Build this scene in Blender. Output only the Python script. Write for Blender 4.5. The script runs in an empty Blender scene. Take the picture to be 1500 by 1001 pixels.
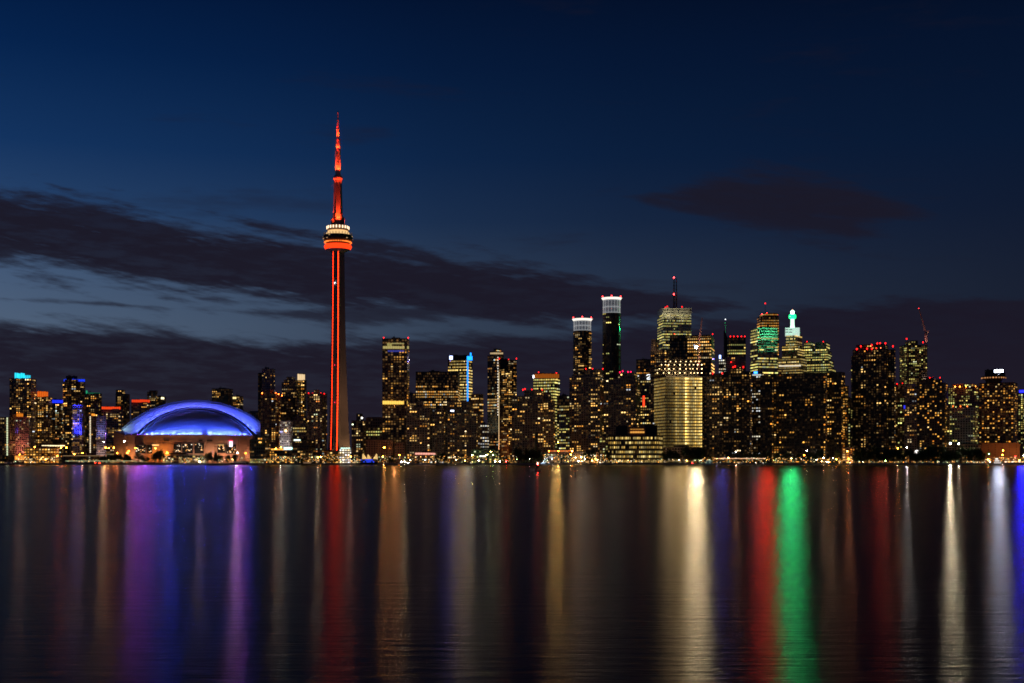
import bpy, math, random
from mathutils import Vector, Matrix

S = bpy.context.scene
COL = S.collection
R = math.radians

# ---------------------------------------------------------------- camera, exposure, sky
F_PX, CX, HY, CAM_Z = 1843.0, 750.0, 677.5, 3.0        # focal length in photo pixels, centre column, horizon row, eye height
cam = bpy.data.cameras.new('camera')
co = bpy.data.objects.new('camera', cam)
COL.objects.link(co)
S.camera = co
co.location = (0, 0, CAM_Z)
co.rotation_euler = (R(90), 0, 0)
cam.sensor_width = 36
cam.lens = 36 * F_PX / 1500
cam.shift_y = (HY - 500.5) / 1500
cam.clip_start, cam.clip_end = 0.5, 40000
S.render.engine = 'CYCLES'
S.cycles.use_denoising = True
S.cycles.sample_clamp_indirect = 0
S.cycles.sample_clamp_direct = 0
S.cycles.max_bounces = 5
S.cycles.filter_width = 1.75
S.cycles.caustics_reflective = True
S.view_settings.view_transform = 'Standard'
S.view_settings.look = 'None'
S.view_settings.exposure = 0
S.view_settings.gamma = 1


class NT:
    """Small helper for building node trees."""
    def __init__(s, tree):
        s.t = tree
    def n(s, typ, **kw):
        nd = s.t.nodes.new(typ)
        for k, v in kw.items():
            setattr(nd, k, v)
        return nd
    def put(s, sock, v):
        if isinstance(v, bpy.types.NodeSocket):
            s.t.links.new(v, sock)
        elif v is not None:
            if sock.type == 'RGBA' and len(v) == 3:
                v = (*v, 1)
            sock.default_value = v
    def m(s, op, a, b=None, c=None, clamp=False):
        nd = s.n('ShaderNodeMath', operation=op, use_clamp=clamp)
        for i, v in enumerate((a, b, c)):
            if v is not None:
                s.put(nd.inputs[i], v)
        return nd.outputs[0]
    def vm(s, op, a, b=None):
        nd = s.n('ShaderNodeVectorMath', operation=op)
        s.put(nd.inputs[0], a)
        if b is not None:
            s.put(nd.inputs[1], b)
        return nd.outputs[0]
    def mix(s, f, a, b, mode='MIX'):
        nd = s.n('ShaderNodeMix', data_type='RGBA', blend_type=mode)
        s.put(nd.inputs[0], f)
        s.put(nd.inputs[6], a)
        s.put(nd.inputs[7], b)
        return nd.outputs[2]
    def ramp(s, f, stops, interp='EASE'):
        nd = s.n('ShaderNodeValToRGB')
        r = nd.color_ramp
        r.interpolation = interp
        for i, (p, c) in enumerate(stops):
            e = r.elements[i] if i < 2 else r.elements.new(p)
            e.position = p
            e.color = (*c, 1) if isinstance(c, tuple) else (c, c, c, 1)
        s.put(nd.inputs[0], f)
        return nd.outputs[0]
    def noise(s, v, scale, detail=3, rough=.5):
        nd = s.n('ShaderNodeTexNoise')
        s.put(nd.inputs['Vector'], v)
        nd.inputs['Scale'].default_value = scale
        nd.inputs['Detail'].default_value = detail
        nd.inputs['Roughness'].default_value = rough
        return nd.outputs[0]
    def sst(s, x, lo, hi):
        nd = s.n('ShaderNodeMapRange', interpolation_type='SMOOTHSTEP')
        s.put(nd.inputs[0], x)
        nd.inputs[1].default_value, nd.inputs[2].default_value = lo, hi
        return nd.outputs[0]
    def xyz(s, x, y, z):
        nd = s.n('ShaderNodeCombineXYZ')
        for i, v in enumerate((x, y, z)):
            s.put(nd.inputs[i], v)
        return nd.outputs[0]


def build_sky():
    w = bpy.data.worlds.new('World')
    S.world = w
    w.use_nodes = True
    g = NT(w.node_tree)
    bg = w.node_tree.nodes['Background']
    tc = g.n('ShaderNodeTexCoord').outputs['Generated']
    sp = g.n('ShaderNodeSeparateXYZ')
    g.put(sp.inputs[0], tc)
    az = g.m('ARCTAN2', sp.outputs[0], sp.outputs[1])
    el = g.m('MULTIPLY', g.m('ARCSINE', sp.outputs[2]), 180 / math.pi)      # degrees above the horizon
    azd = g.m('MULTIPLY', az, 180 / math.pi)
    e01 = g.m('DIVIDE', el, 30.0, clamp=True)
    # last dusk light in the west (left), night in the east
    west = g.ramp(e01, [(0, (.075, .105, .165)), (.2, (.075, .115, .185)), (.28, (.054, .096, .180)), (.36, (.020, .055, .142)), (.45, (.0066, .033, .114)),
                        (.58, (.0018, .0168, .074)), (.7, (.0005, .0086, .044)), (1, (.0004, .004, .022))], 'LINEAR')
    east = g.ramp(e01, [(0, (.013, .017, .034)), (.25, (.0085, .0130, .029)), (.36, (.0048, .0100, .029)), (.46, (.0026, .0088, .030)), (.6, (.0016, .0062, .0235)),
                        (.72, (.0009, .0033, .0130)), (1, (.0008, .0028, .011))], 'LINEAR')
    fw = g.ramp(g.m('DIVIDE', g.m('ADD', azd, 40.0), 80.0, clamp=True), [(0, 1.15), (.22, 1.0), (.36, .66), (.46, .37), (.56, .20), (.68, .08), (.80, 0), (1, 0)], 'LINEAR')
    clear = g.mix(fw, east, west)
    # cloud coordinates: azimuth and elevation, streaks lie nearly level
    uv = g.xyz(g.m('MULTIPLY', azd, .11), g.m('MULTIPLY', el, .62), 3.1)
    uvs = g.xyz(g.m('ADD', g.m('MULTIPLY', azd, .11), g.m('MULTIPLY', el, .16)), g.m('ADD', g.m('MULTIPLY', el, .62), g.m('MULTIPLY', azd, .10)), 7.7)
    n1 = g.m('SUBTRACT', g.noise(uvs, 1.7, 7, .58), .5)
    n2 = g.m('SUBTRACT', g.noise(uv, 5.5, 5, .6), .5)
    nb = g.m('ADD', g.m('MULTIPLY', n1, 4.6), g.m('MULTIPLY', n2, 1.7))
    a01 = g.m('DIVIDE', g.m('ADD', azd, 25.0), 50.0, clamp=True)
    def band(cen, thk, amp, soft, fade):
        c = g.m('MULTIPLY', g.ramp(a01, [(p, v / 30) for p, v in cen], 'LINEAR'), 30)
        t = g.m('MULTIPLY', g.ramp(a01, [(p, v / 30) for p, v in thk], 'LINEAR'), 30)
        d = g.m('SUBTRACT', g.m('DIVIDE', g.m('ABSOLUTE', g.m('SUBTRACT', el, c)), t), g.m('MULTIPLY', nb, amp))
        d = g.m('ADD', d, g.m('MULTIPLY', g.m('SUBTRACT', 1, g.ramp(a01, fade, 'LINEAR')), 2.6))
        return g.m('SUBTRACT', 1, g.sst(d, 1 - soft, 1 + soft))
    # az = -22 at the left edge (a01 .06) and +22 at the right (a01 .94)
    b1 = band([(0, 10.1), (.06, 9.9), (.2, 9.0), (.33, 8.45), (.47, 7.8), (.6, 7.2), (.72, 6.9), (1, 6.5)],
              [(0, 1.5), (.06, 1.45), (.2, 1.5), (.33, 1.45), (.47, 1.3), (.58, 1.1), (.70, .9), (1, .8)], .62, .34, [(0, 1), (.55, 1), (.68, .7), (.82, .2), (1, 0)])
    b2 = g.m('SUBTRACT', 1, g.sst(g.m('SUBTRACT', el, g.m('ADD', g.m('MULTIPLY', g.ramp(a01, [(0, 5.95 / 30), (.12, 5.85 / 30), (.28, 5.45 / 30), (.4, 5.4 / 30), (.6, 6.0 / 30), (.8, 6.9 / 30), (1, 6.8 / 30)], 'LINEAR'), 30), g.m('MULTIPLY', nb, .55))), -.35, .35))
    b3 = g.m('MULTIPLY', band([(0, 6.9), (.12, 6.85), (.3, 6.6), (.5, 6.9), (1, 6.9)], [(0, .3), (.14, .22), (.3, .4), (.5, .5), (1, .4)], .9, .6, [(0, 0), (.08, .6), (.16, .5), (.24, .6), (.36, 1), (.5, .8), (.62, .4), (1, .2)]), .85)
    b4 = g.m('MULTIPLY', band([(0, 11.8), (.60, 11.9), (.7, 11.7), (.82, 10.8), (.9, 10.3), (1, 10.2)], [(0, .5), (.58, .5), (.64, .7), (.72, 1.15), (.80, 1.15), (.86, .8), (.9, .4), (1, .3)], .58, .55, [(0, 0), (.57, 0), (.63, .7), (.69, 1), (.80, 1), (.86, .6), (.91, 0), (1, 0)]), .92)
    b5 = g.m('MULTIPLY', g.sst(g.noise(uv, 1.05, 5, .55), .55, .72), .35)
    cl = g.m('MAXIMUM', g.m('MAXIMUM', b1, b2), g.m('MAXIMUM', b3, g.m('MAXIMUM', b4, b5)))
    cl = g.m('MULTIPLY', cl, g.sst(el, 27, 20), clamp=True)
    low = g.ramp(e01, [(0, (.0150, .0108, .0195)), (.2, (.0112, .0092, .0190)), (.4, (.0110, .0096, .0190)), (1, (.010, .008, .016))], 'LINEAR')
    ccol = g.mix(g.m('MULTIPLY', g.sst(g.m('ADD', n1, n2), -.12, .22), .10), low, clear)
    out = g.mix(g.m('MULTIPLY', cl, .985), clear, ccol)
    g.put(bg.inputs[0], out)
    bg.inputs[1].default_value = 1.0


build_sky()

# ---------------------------------------------------------------- helpers
rng = random.Random(7)


def at(px, py, D):
    """Point of the place seen at photo pixel (px, py) when it stands D metres out."""
    return Vector(((px - CX) / F_PX * D, D, (HY - py) / F_PX * D + CAM_Z))


def mpp(D):
    return D / F_PX


class MB:
    """Collects shapes for ONE mesh object."""
    def __init__(s):
        s.v, s.f, s.uv, s.c = [], [], [], []
    def face(s, pts, uv=None, col=None):
        i = len(s.v)
        s.v += [tuple(p) for p in pts]
        s.f.append(tuple(range(i, i + len(pts))))
        s.uv += list(uv) if uv else [(0.0, 0.0)] * len(pts)
        s.c += [col or (0, 0, 0, 1)] * len(pts)
    def box(s, x0, x1, y0, y1, z0, z1, su=None, sv=1, bottom=False, col=None):
        """su: metres per facade cell across (None: plain), sv: up."""
        def uvq(w, a, b):
            return [(0, a / sv), (w / su, a / sv), (w / su, b / sv), (0, b / sv)] if su else None
        w, d = x1 - x0, y1 - y0
        s.face([(x0, y0, z0), (x1, y0, z0), (x1, y0, z1), (x0, y0, z1)], uvq(w, 0, z1 - z0), col)
        s.face([(x1, y0, z0), (x1, y1, z0), (x1, y1, z1), (x1, y0, z1)], uvq(d, 0, z1 - z0), col)
        s.face([(x1, y1, z0), (x0, y1, z0), (x0, y1, z1), (x1, y1, z1)], uvq(w, 0, z1 - z0), col)
        s.face([(x0, y1, z0), (x0, y0, z0), (x0, y0, z1), (x0, y1, z1)], uvq(d, 0, z1 - z0), col)
        s.face([(x0, y0, z1), (x1, y0, z1), (x1, y1, z1), (x0, y1, z1)], None, col)
        if bottom:
            s.face([(x0, y1, z0), (x1, y1, z0), (x1, y0, z0), (x0, y0, z0)], None, col)
    def prism(s, pts, z0, z1, su=None, sv=1, top_scale=1.0, lid=True):
        """Upright prism over a plan outline (counter-clockwise); uv runs round it."""
        n, u = len(pts), 0
        cx, cy = sum(p[0] for p in pts) / n, sum(p[1] for p in pts) / n
        tp = [(cx + (p[0] - cx) * top_scale, cy + (p[1] - cy) * top_scale) for p in pts]
        for i in range(n):
            a, b = pts[i], pts[(i + 1) % n]
            ta, tb = tp[i], tp[(i + 1) % n]
            L = math.dist(a, b)
            uv = [(u / su, 0), ((u + L) / su, 0), ((u + L) / su, (z1 - z0) / sv), (u / su, (z1 - z0) / sv)] if su else None
            s.face([(*a, z0), (*b, z0), (*tb, z1), (*ta, z1)], uv)
            u += L
        if lid:
            s.face([(*p, z1) for p in tp])
            s.face([(*p, z0) for p in reversed(pts)])
    def lathe(s, prof, n=24, cx=0, cy=0, cap=True):
        """prof: (radius, height) from bottom to top."""
        for (r0, z0), (r1, z1) in zip(prof, prof[1:]):
            for i in range(n):
                a, b = 2 * math.pi * i / n, 2 * math.pi * (i + 1) / n
                q = [(cx + r0 * math.cos(a), cy + r0 * math.sin(a), z0), (cx + r0 * math.cos(b), cy + r0 * math.sin(b), z0),
                     (cx + r1 * math.cos(b), cy + r1 * math.sin(b), z1), (cx + r1 * math.cos(a), cy + r1 * math.sin(a), z1)]
                s.face(q)
        if cap:
            r, z = prof[-1]
            if r > .01:
                s.face([(cx + r * math.cos(2 * math.pi * i / n), cy + r * math.sin(2 * math.pi * i / n), z) for i in range(n)])
            r, z = prof[0]
            if r > .01:
                s.face([(cx + r * math.cos(-2 * math.pi * i / n), cy + r * math.sin(-2 * math.pi * i / n), z) for i in range(n)])
    def tube(s, a, b, r0, r1=None, n=6):
        a, b = Vector(a), Vector(b)
        r1 = r0 if r1 is None else r1
        z = (b - a).normalized()
        x = z.orthogonal().normalized()
        y = z.cross(x)
        ring = lambda p, r: [p + x * r * math.cos(2 * math.pi * i / n) + y * r * math.sin(2 * math.pi * i / n) for i in range(n)]
        A, B = ring(a, r0), ring(b, r1)
        for i in range(n):
            j = (i + 1) % n
            s.face([A[i], A[j], B[j], B[i]])
        s.face(list(reversed(A)))
        s.face(B)
    def mesh(s, name, mat=None, attr=False):
        me = bpy.data.meshes.new(name)
        me.from_pydata(s.v, [], s.f)
        uvl = me.uv_layers.new(name='UVMap')
        uvl.data.foreach_set('uv', [x for p in s.uv for x in p])
        if attr:
            ca = me.color_attributes.new('glow_col', 'FLOAT_COLOR', 'CORNER')
            ca.data.foreach_set('color', [x for c in s.c for x in c])
        if mat:
            me.materials.append(mat)
        me.update()
        return me
    def build(s, name, mat, parent=None, attr=False, loc=None):
        o = bpy.data.objects.new(name, s.mesh(name, mat, attr))
        COL.objects.link(o)
        if parent:
            o.parent = parent
        if loc is not None:
            o.location = loc
        return o


def tag(o, label=None, cat=None, group=None, kind=None):
    for k, v in (('label', label), ('category', cat), ('group', group), ('kind', kind)):
        if v:
            o[k] = v
    return o


def empty(name, loc, rz=0):
    o = bpy.data.objects.new(name, None)
    o.empty_display_size = 2
    o.location = loc
    o.rotation_euler = (0, 0, rz)
    COL.objects.link(o)
    return o


def copy_tree(o, parent=None):
    kids = [c for c in COL.objects if c.parent == o]
    c = o.copy()
    COL.objects.link(c)
    if parent:
        c.parent = parent
    for k in kids:
        copy_tree(k, c)
    return c


# ---------------------------------------------------------------- materials
def new_mat(name):
    m = bpy.data.materials.new(name)
    m.use_nodes = True
    g = NT(m.node_tree)
    return m, g, m.node_tree.nodes['Principled BSDF']


def plain(name, col, rough=.7, metal=0, var=.25, scale=.3):
    m, g, p = new_mat(name)
    tc = g.n('ShaderNodeTexCoord').outputs['Object']
    n = g.noise(tc, scale, 4, .6)
    g.put(p.inputs['Base Color'], g.mix(n, tuple(c * (1 - var) for c in col), tuple(min(1, c * (1 + var)) for c in col)))
    p.inputs['Roughness'].default_value = rough
    p.inputs['Metallic'].default_value = metal
    return m


def glow(name, col, st):
    m, g, p = new_mat(name)
    p.inputs['Base Color'].default_value = (*[min(.8, c) for c in col], 1)
    p.inputs['Emission Color'].default_value = (*col, 1)
    p.inputs['Emission Strength'].default_value = st
    return m


_gl = {}


def G(col, st):
    k = (tuple(round(c, 3) for c in col), round(st, 2))
    if k not in _gl:
        _gl[k] = glow('lamp_light', col, st)
    return _gl[k]


def facade_material():
    """Wall with a grid of window openings; one uv unit is one window bay by one storey. Wall colour from the object,
    some panes glow a little, for curtained rooms and in place of city light on the walls."""
    m, g, p = new_mat('facade')
    uv = g.n('ShaderNodeUVMap').outputs[0]
    sp = g.n('ShaderNodeSeparateXYZ')
    g.put(sp.inputs[0], uv)
    fu, fv = g.m('FRACT', sp.outputs[0]), g.m('FRACT', sp.outputs[1])
    cu, cv = g.m('FLOOR', sp.outputs[0]), g.m('FLOOR', sp.outputs[1])
    ad = g.n('ShaderNodeAttribute', attribute_type='OBJECT', attribute_name='pane').outputs['Fac']       # width of the opening
    inu = g.m('LESS_THAN', g.m('ABSOLUTE', g.m('SUBTRACT', fu, .5)), g.m('MULTIPLY', ad, .5))
    inv = g.m('LESS_THAN', g.m('ABSOLUTE', g.m('SUBTRACT', fv, .5)), .31)
    ins = g.m('MULTIPLY', inu, inv)
    oi = g.n('ShaderNodeObjectInfo')
    wn = g.n('ShaderNodeTexWhiteNoise', noise_dimensions='3D')
    g.put(wn.inputs['Vector'], g.xyz(cu, cv, g.m('MULTIPLY', oi.outputs['Random'], 97)))
    cell = wn.outputs[0]
    tc = g.n('ShaderNodeTexCoord').outputs['Object']
    st = g.noise(tc, .06, 5, .6)
    st2 = g.noise(tc, .9, 3, .6)
    wall = g.mix(1, oi.outputs['Color'], g.ramp(g.m('ADD', g.m('MULTIPLY', st, .6), g.m('MULTIPLY', st2, .4)), [(.3, .62), (.7, 1.2)], 'LINEAR'), 'MULTIPLY')
    g.put(p.inputs['Base Color'], g.mix(ins, wall, (.016, .019, .022)))
    g.put(p.inputs['Roughness'], g.m('SUBTRACT', .8, g.m('MULTIPLY', ins, .65)))
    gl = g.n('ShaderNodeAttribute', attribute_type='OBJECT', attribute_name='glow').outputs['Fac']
    dim = g.m('MULTIPLY', g.m('MULTIPLY', g.m('POWER', cell, 4), ins), g.m('MULTIPLY', gl, 1.1))  # dim room glow, raised to stand in for city light on walls
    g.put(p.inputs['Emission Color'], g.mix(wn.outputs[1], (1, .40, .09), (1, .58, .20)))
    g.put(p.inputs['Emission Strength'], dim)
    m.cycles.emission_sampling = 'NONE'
    return m


def window_material(attr):
    m, g, p = new_mat('lit_glass')
    p.inputs['Base Color'].default_value = (.05, .05, .05, 1)
    p.inputs['Roughness'].default_value = .3
    if attr:
        c = g.n('ShaderNodeAttribute', attribute_type='GEOMETRY', attribute_name='glow_col')
        col, al = c.outputs['Color'], c.outputs['Alpha']
    else:
        c = g.n('ShaderNodeObjectInfo')
        col, al = c.outputs['Color'], c.outputs['Alpha']
    # furniture and blinds break up each lit room
    tc = g.n('ShaderNodeTexCoord').outputs['Object']
    n = g.ramp(g.noise(tc, 1.3 if not attr else .6, 2, .5), [(.3, .55), (.7, 1.3)], 'LINEAR')
    g.put(p.inputs['Emission Color'], g.mix(1, col, n, 'MULTIPLY'))
    g.put(p.inputs['Emission Strength'], g.m('MULTIPLY', al, 10))
    m.cycles.emission_sampling = 'NONE'
    return m


M = {
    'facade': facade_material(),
    'win': window_material(False),
    'win_attr': window_material(True),
    'dark': plain('dark_metal', (.03, .03, .032), .5),
    'plant': plain('dark_cladding', (.035, .033, .032), .7),
    'concrete': plain('concrete', (.30, .27, .24), .85, scale=.08),
    'pale': plain('pale_stone', (.5, .47, .42), .8, scale=.1),
    'tan': plain('tan_concrete', (.42, .30, .24), .8, scale=.12),
    'roofing': plain('white_membrane', (.72, .72, .74), .55, scale=.08, var=.12),
    'steel': plain('painted_steel', (.28, .27, .26), .5),
    'red_steel': plain('red_painted_steel', (.45, .22, .18), .5),
    'bark': plain('bark', (.06, .045, .03), .9),
    'hull_white': plain('white_hull', (.7, .7, .7), .35),
    'hull_dark': plain('dark_hull', (.03, .035, .05), .35),
    'hull_pink': plain('faded_red_hull', (.40, .16, .15), .4),
    'canvas': plain('canvas', (.7, .62, .45), .8),
    'brick': plain('brick', (.22, .12, .08), .85),
    'asphalt': plain('asphalt', (.05, .05, .05), .9),
    'red': plain('red_paint', (.5, .04, .03), .5),
    'glass': plain('dark_glass', (.02, .025, .03), .12),
}


def leaf_material():
    m, g, p = new_mat('foliage')
    oi = g.n('ShaderNodeObjectInfo').outputs['Random']
    tc = g.n('ShaderNodeTexCoord').outputs['Object']
    n = g.noise(tc, .5, 3, .6)
    g.put(p.inputs['Base Color'], g.mix(n, (.018, .040, .010), g.mix(oi, (.05, .09, .02), (.08, .11, .03))))
    p.inputs['Roughness'].default_value = .7
    return m


M['leaf'] = leaf_material()


def water_material():
    """Lake in a long exposure: the chop averages to a Gaussian spread of slopes, so lights smear into long upright streaks."""
    m = bpy.data.materials.new('lake_water')
    m.use_nodes = True
    nt = m.node_tree
    nt.nodes.clear()
    g = NT(nt)
    out = g.n('ShaderNodeOutputMaterial')
    geo = g.n('ShaderNodeNewGeometry').outputs['Position']
    sp = g.n('ShaderNodeSeparateXYZ')
    g.put(sp.inputs[0], geo)
    # cat's paws: calmer and rougher lanes drifting over the lake
    lg = g.m('LOGARITHM', g.m('MAXIMUM', sp.outputs[1], 1), math.e)
    paws = g.noise(g.xyz(g.m('MULTIPLY', sp.outputs[0], .006), g.m('MULTIPLY', lg, 7), 0), 1.0, 4, .6)
    paws2 = g.noise(g.vm('MULTIPLY', geo, (.05, .55, 0)), 1.0, 5, .65)
    r = g.m('ADD', .194, g.m('ADD', g.m('MULTIPLY', g.m('SUBTRACT', paws, .5), .05), g.m('MULTIPLY', g.m('SUBTRACT', paws2, .5), .05)))
    near = g.sst(sp.outputs[1], 420, 10)
    w1 = g.noise(g.vm('MULTIPLY', geo, (.35, 2.4, 0)), 1.0, 3, .55)
    w2 = g.noise(g.vm('MULTIPLY', geo, (1.6, 10, 0)), 1.0, 3, .55)
    b = g.n('ShaderNodeBump')
    b.inputs['Distance'].default_value = .05
    g.put(b.inputs['Strength'], g.m('MULTIPLY', near, .62))
    g.put(b.inputs['Height'], g.m('ADD', w1, g.m('MULTIPLY', w2, .55)))
    gl = g.n('ShaderNodeBsdfAnisotropic', distribution='BECKMANN')
    g.put(gl.inputs['Roughness'], r)
    g.put(gl.inputs['Normal'], b.outputs[0])
    gl.inputs['Color'].default_value = (1, .95, .93, 1)
    df = g.n('ShaderNodeBsdfDiffuse')
    df.inputs['Color'].default_value = (.002, .003, .006, 1)
    fr = g.n('ShaderNodeFresnel')
    fr.inputs['IOR'].default_value = 1.33
    mx = g.n('ShaderNodeMixShader')
    g.put(mx.inputs[0], g.m('MULTIPLY', fr.outputs[0], .39))
    nt.links.new(df.outputs[0], mx.inputs[1])
    nt.links.new(gl.outputs[0], mx.inputs[2])
    nt.links.new(mx.outputs[0], out.inputs['Surface'])
    return m


# ---------------------------------------------------------------- setting
SHORE = 1545.0
GZ = 1.5


def sheet(name, x0, x1, y0, y1, z, mat):
    b = MB()
    b.face([(x0, y0, z), (x1, y0, z), (x1, y1, z), (x0, y1, z)])
    return tag(b.build(name, mat), kind='structure')


sheet('water', -14000, 14000, -300, SHORE + 1, 0, water_material())
b = MB()
b.box(-14000, 14000, SHORE, 15000, -1.5, GZ)
tag(b.build('ground', plain('city_ground', (.10, .09, .075), .9, scale=.02)), kind='structure')
b = MB()
b.box(-900, 900, SHORE - .8, SHORE + 1.2, -.5, GZ + .35)
for i in range(-75, 76):
    b.box(i * 12 - .3, i * 12 + .3, SHORE - 1.2, SHORE - .803, -.5, GZ + .2)
tag(b.build('quay_edge', M['concrete']), kind='structure')
sheet('road', -900, 900, SHORE + 26, SHORE + 40, GZ + .004, M['asphalt'])

# ---------------------------------------------------------------- buildings
PAL = {
    'warm': [((1, .50, .11), 5), ((1, .60, .18), 4), ((1, .38, .05), 2), ((1, .74, .38), 1.2), ((.85, .92, 1), .25)],
    'amber': [((1, .42, .06), 5), ((1, .50, .10), 4), ((1, .31, .03), 2), ((1, .66, .25), .7)],
    'office': [((1, .70, .20), 5), ((1, .60, .13), 3), ((1, .80, .34), 2), ((.95, 1, .62), .5)],
    'lime': [((1, .80, .20), 4), ((.85, .86, .26), 3), ((1, .70, .17), 2), ((.9, .95, .6), .8)],
    'white': [((1, .90, .68), 4), ((.92, .96, 1), 2), ((1, .75, .40), 2)],
    'gold': [((1, .66, .17), 5), ((1, .74, .26), 3), ((1, .58, .11), 2)],
    'mixed': [((1, .52, .14), 3), ((1, .66, .25), 3), ((.75, .95, 1), .7), ((.9, 1, .65), .9), ((1, .32, .06), 1)],
    'cool': [((1, .66, .24), 3), ((.70, .92, 1), 2), ((.55, .85, .95), 1), ((1, .52, .14), 2)],
}
WALL = {'brown': (.30, .20, .14), 'grey': (.30, .26, .22), 'pink': (.42, .29, .27), 'beige': (.40, .34, .26), 'dark': (.11, .09, .08),
        'black': (.035, .032, .032), 'glass': (.06, .07, .08), 'white': (.55, .54, .52), 'red': (.16, .07, .05), 'lilac': (.36, .32, .42)}
BLD = []


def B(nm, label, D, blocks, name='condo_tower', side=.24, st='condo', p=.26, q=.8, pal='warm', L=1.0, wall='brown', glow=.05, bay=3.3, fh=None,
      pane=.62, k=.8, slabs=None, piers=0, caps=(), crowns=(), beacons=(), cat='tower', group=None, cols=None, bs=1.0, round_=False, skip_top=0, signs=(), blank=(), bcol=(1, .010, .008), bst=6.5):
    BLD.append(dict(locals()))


def pick(pal):
    t = PAL[pal]
    r = rng.random() * sum(w for _, w in t)
    for c, w in t:
        r -= w
        if r <= 0:
            return c
    return t[0][0]


exec_later = []
WIN_MESH = None
BEACON = {}


def beacon_mesh(col, st):
    k = (col, st)
    if k not in BEACON:
        b = MB()
        b.lathe([(.15, -1.4), (.15, -.75), (.45, -.7), (.65, -.2), (.65, .2), (.4, .55), (.05, .65)], 10)
        BEACON[k] = b.mesh('beacon', G(col, st))
    return BEACON[k]


def visible(px, py, D):
    """False where a nearer building hides this point of the photo."""
    if py > 678:
        return False
    if D > 1965:
        for (a, b_, y) in OCC:
            if a < px < b_ and py > y:
                return False
    for c in BLD:
        if c['D'] < D - 5:
            for bl in c['blocks']:
                if bl[0] < px < bl[1] and py > bl[2] + .5 and py < bl[3] if len(bl) > 3 else bl[0] < px < bl[1] and py > bl[2] + .5:
                    return False
    return True


def lit_cells(d, nb, nf, side_face):
    """Which bays and storeys are lit, and how brightly: (i, j, width in bays, level)."""
    out = []
    p = d['p'] * (.8 if side_face else 1)
    st = d['st']
    if st == 'condo':
        cw = [rng.choice((.10, .3, .6, 1.0, 2.2)) for _ in range(nb)]
        for j in range(nf):
            fl = rng.uniform(.5, 1.4)
            i = 0
            while i < nb:
                if rng.random() < p * .72 * cw[i] * fl:
                    c, lv = pick(d['pal']), min(3.2, rng.lognormvariate(-.5, .85))
                    for _ in range(rng.choice((1, 1, 2, 2, 3))):
                        if i < nb:
                            out.append((i, j, c, lv * rng.uniform(.75, 1.2)))
                            i += 1
                else:
                    i += 1
    elif st == 'grid':
        for j in range(nf):
            for i in range(nb):
                if rng.random() < p:
                    out.append((i, j, 1, min(2.4, rng.lognormvariate(-.35, .6))))
    elif st == 'office':
        for j in range(nf):
            if rng.random() > d['q']:
                if rng.random() < .5:
                    i = rng.randrange(nb)
                    out.append((i, j, 1, rng.uniform(.3, 1)))
                continue
            full = rng.random() < d['p']
            lv = min(2.2, rng.lognormvariate(-.2, .45))
            i = 0
            while i < nb:
                run = rng.randint(1, 5)
                on = full or rng.random() < d['p'] * 1.1
                for q in range(i, min(nb, i + run)):
                    if on and rng.random() < .92:
                        out.append((q, j, 1, lv * rng.uniform(.6, 1.25)))
                i += run
    elif st == 'decks':                                             # open floors: some column bays hold strings of work lights
        ks = [(0, .06), (.08, .07), (.2, .15), (.28, .24), (.31, 1.2), (.345, .3), (.45, .28), (.50, .5), (.53, 2.1), (.58, 2.1), (.62, .55), (.72, .42), (.78, .5), (.83, 1.1), (.88, .5), (.95, 1.4), (1, 1.4)]
        for j in range(nf):
            rl = rng.uniform(.75, 1.2) * (.75 + .35 * j / nf)
            for i in range(nb):
                t = (i + .5) / nb
                for (t0, v0), (t1, v1) in zip(ks, ks[1:]):
                    if t0 <= t <= t1:
                        lv = v0 + (v1 - v0) * (t - t0) / (t1 - t0)
                if side_face:
                    lv = .16 + .10 * t
                if rng.random() < .99:
                    out.append((i, j, 1, lv * rl * rng.uniform(.7, 1.25)))
    elif st == 'full':
        for j in range(nf):
            for i in range(nb):
                if rng.random() < p:
                    out.append((i, j, 1, rng.uniform(.6, 1.5)))
    return out


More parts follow.
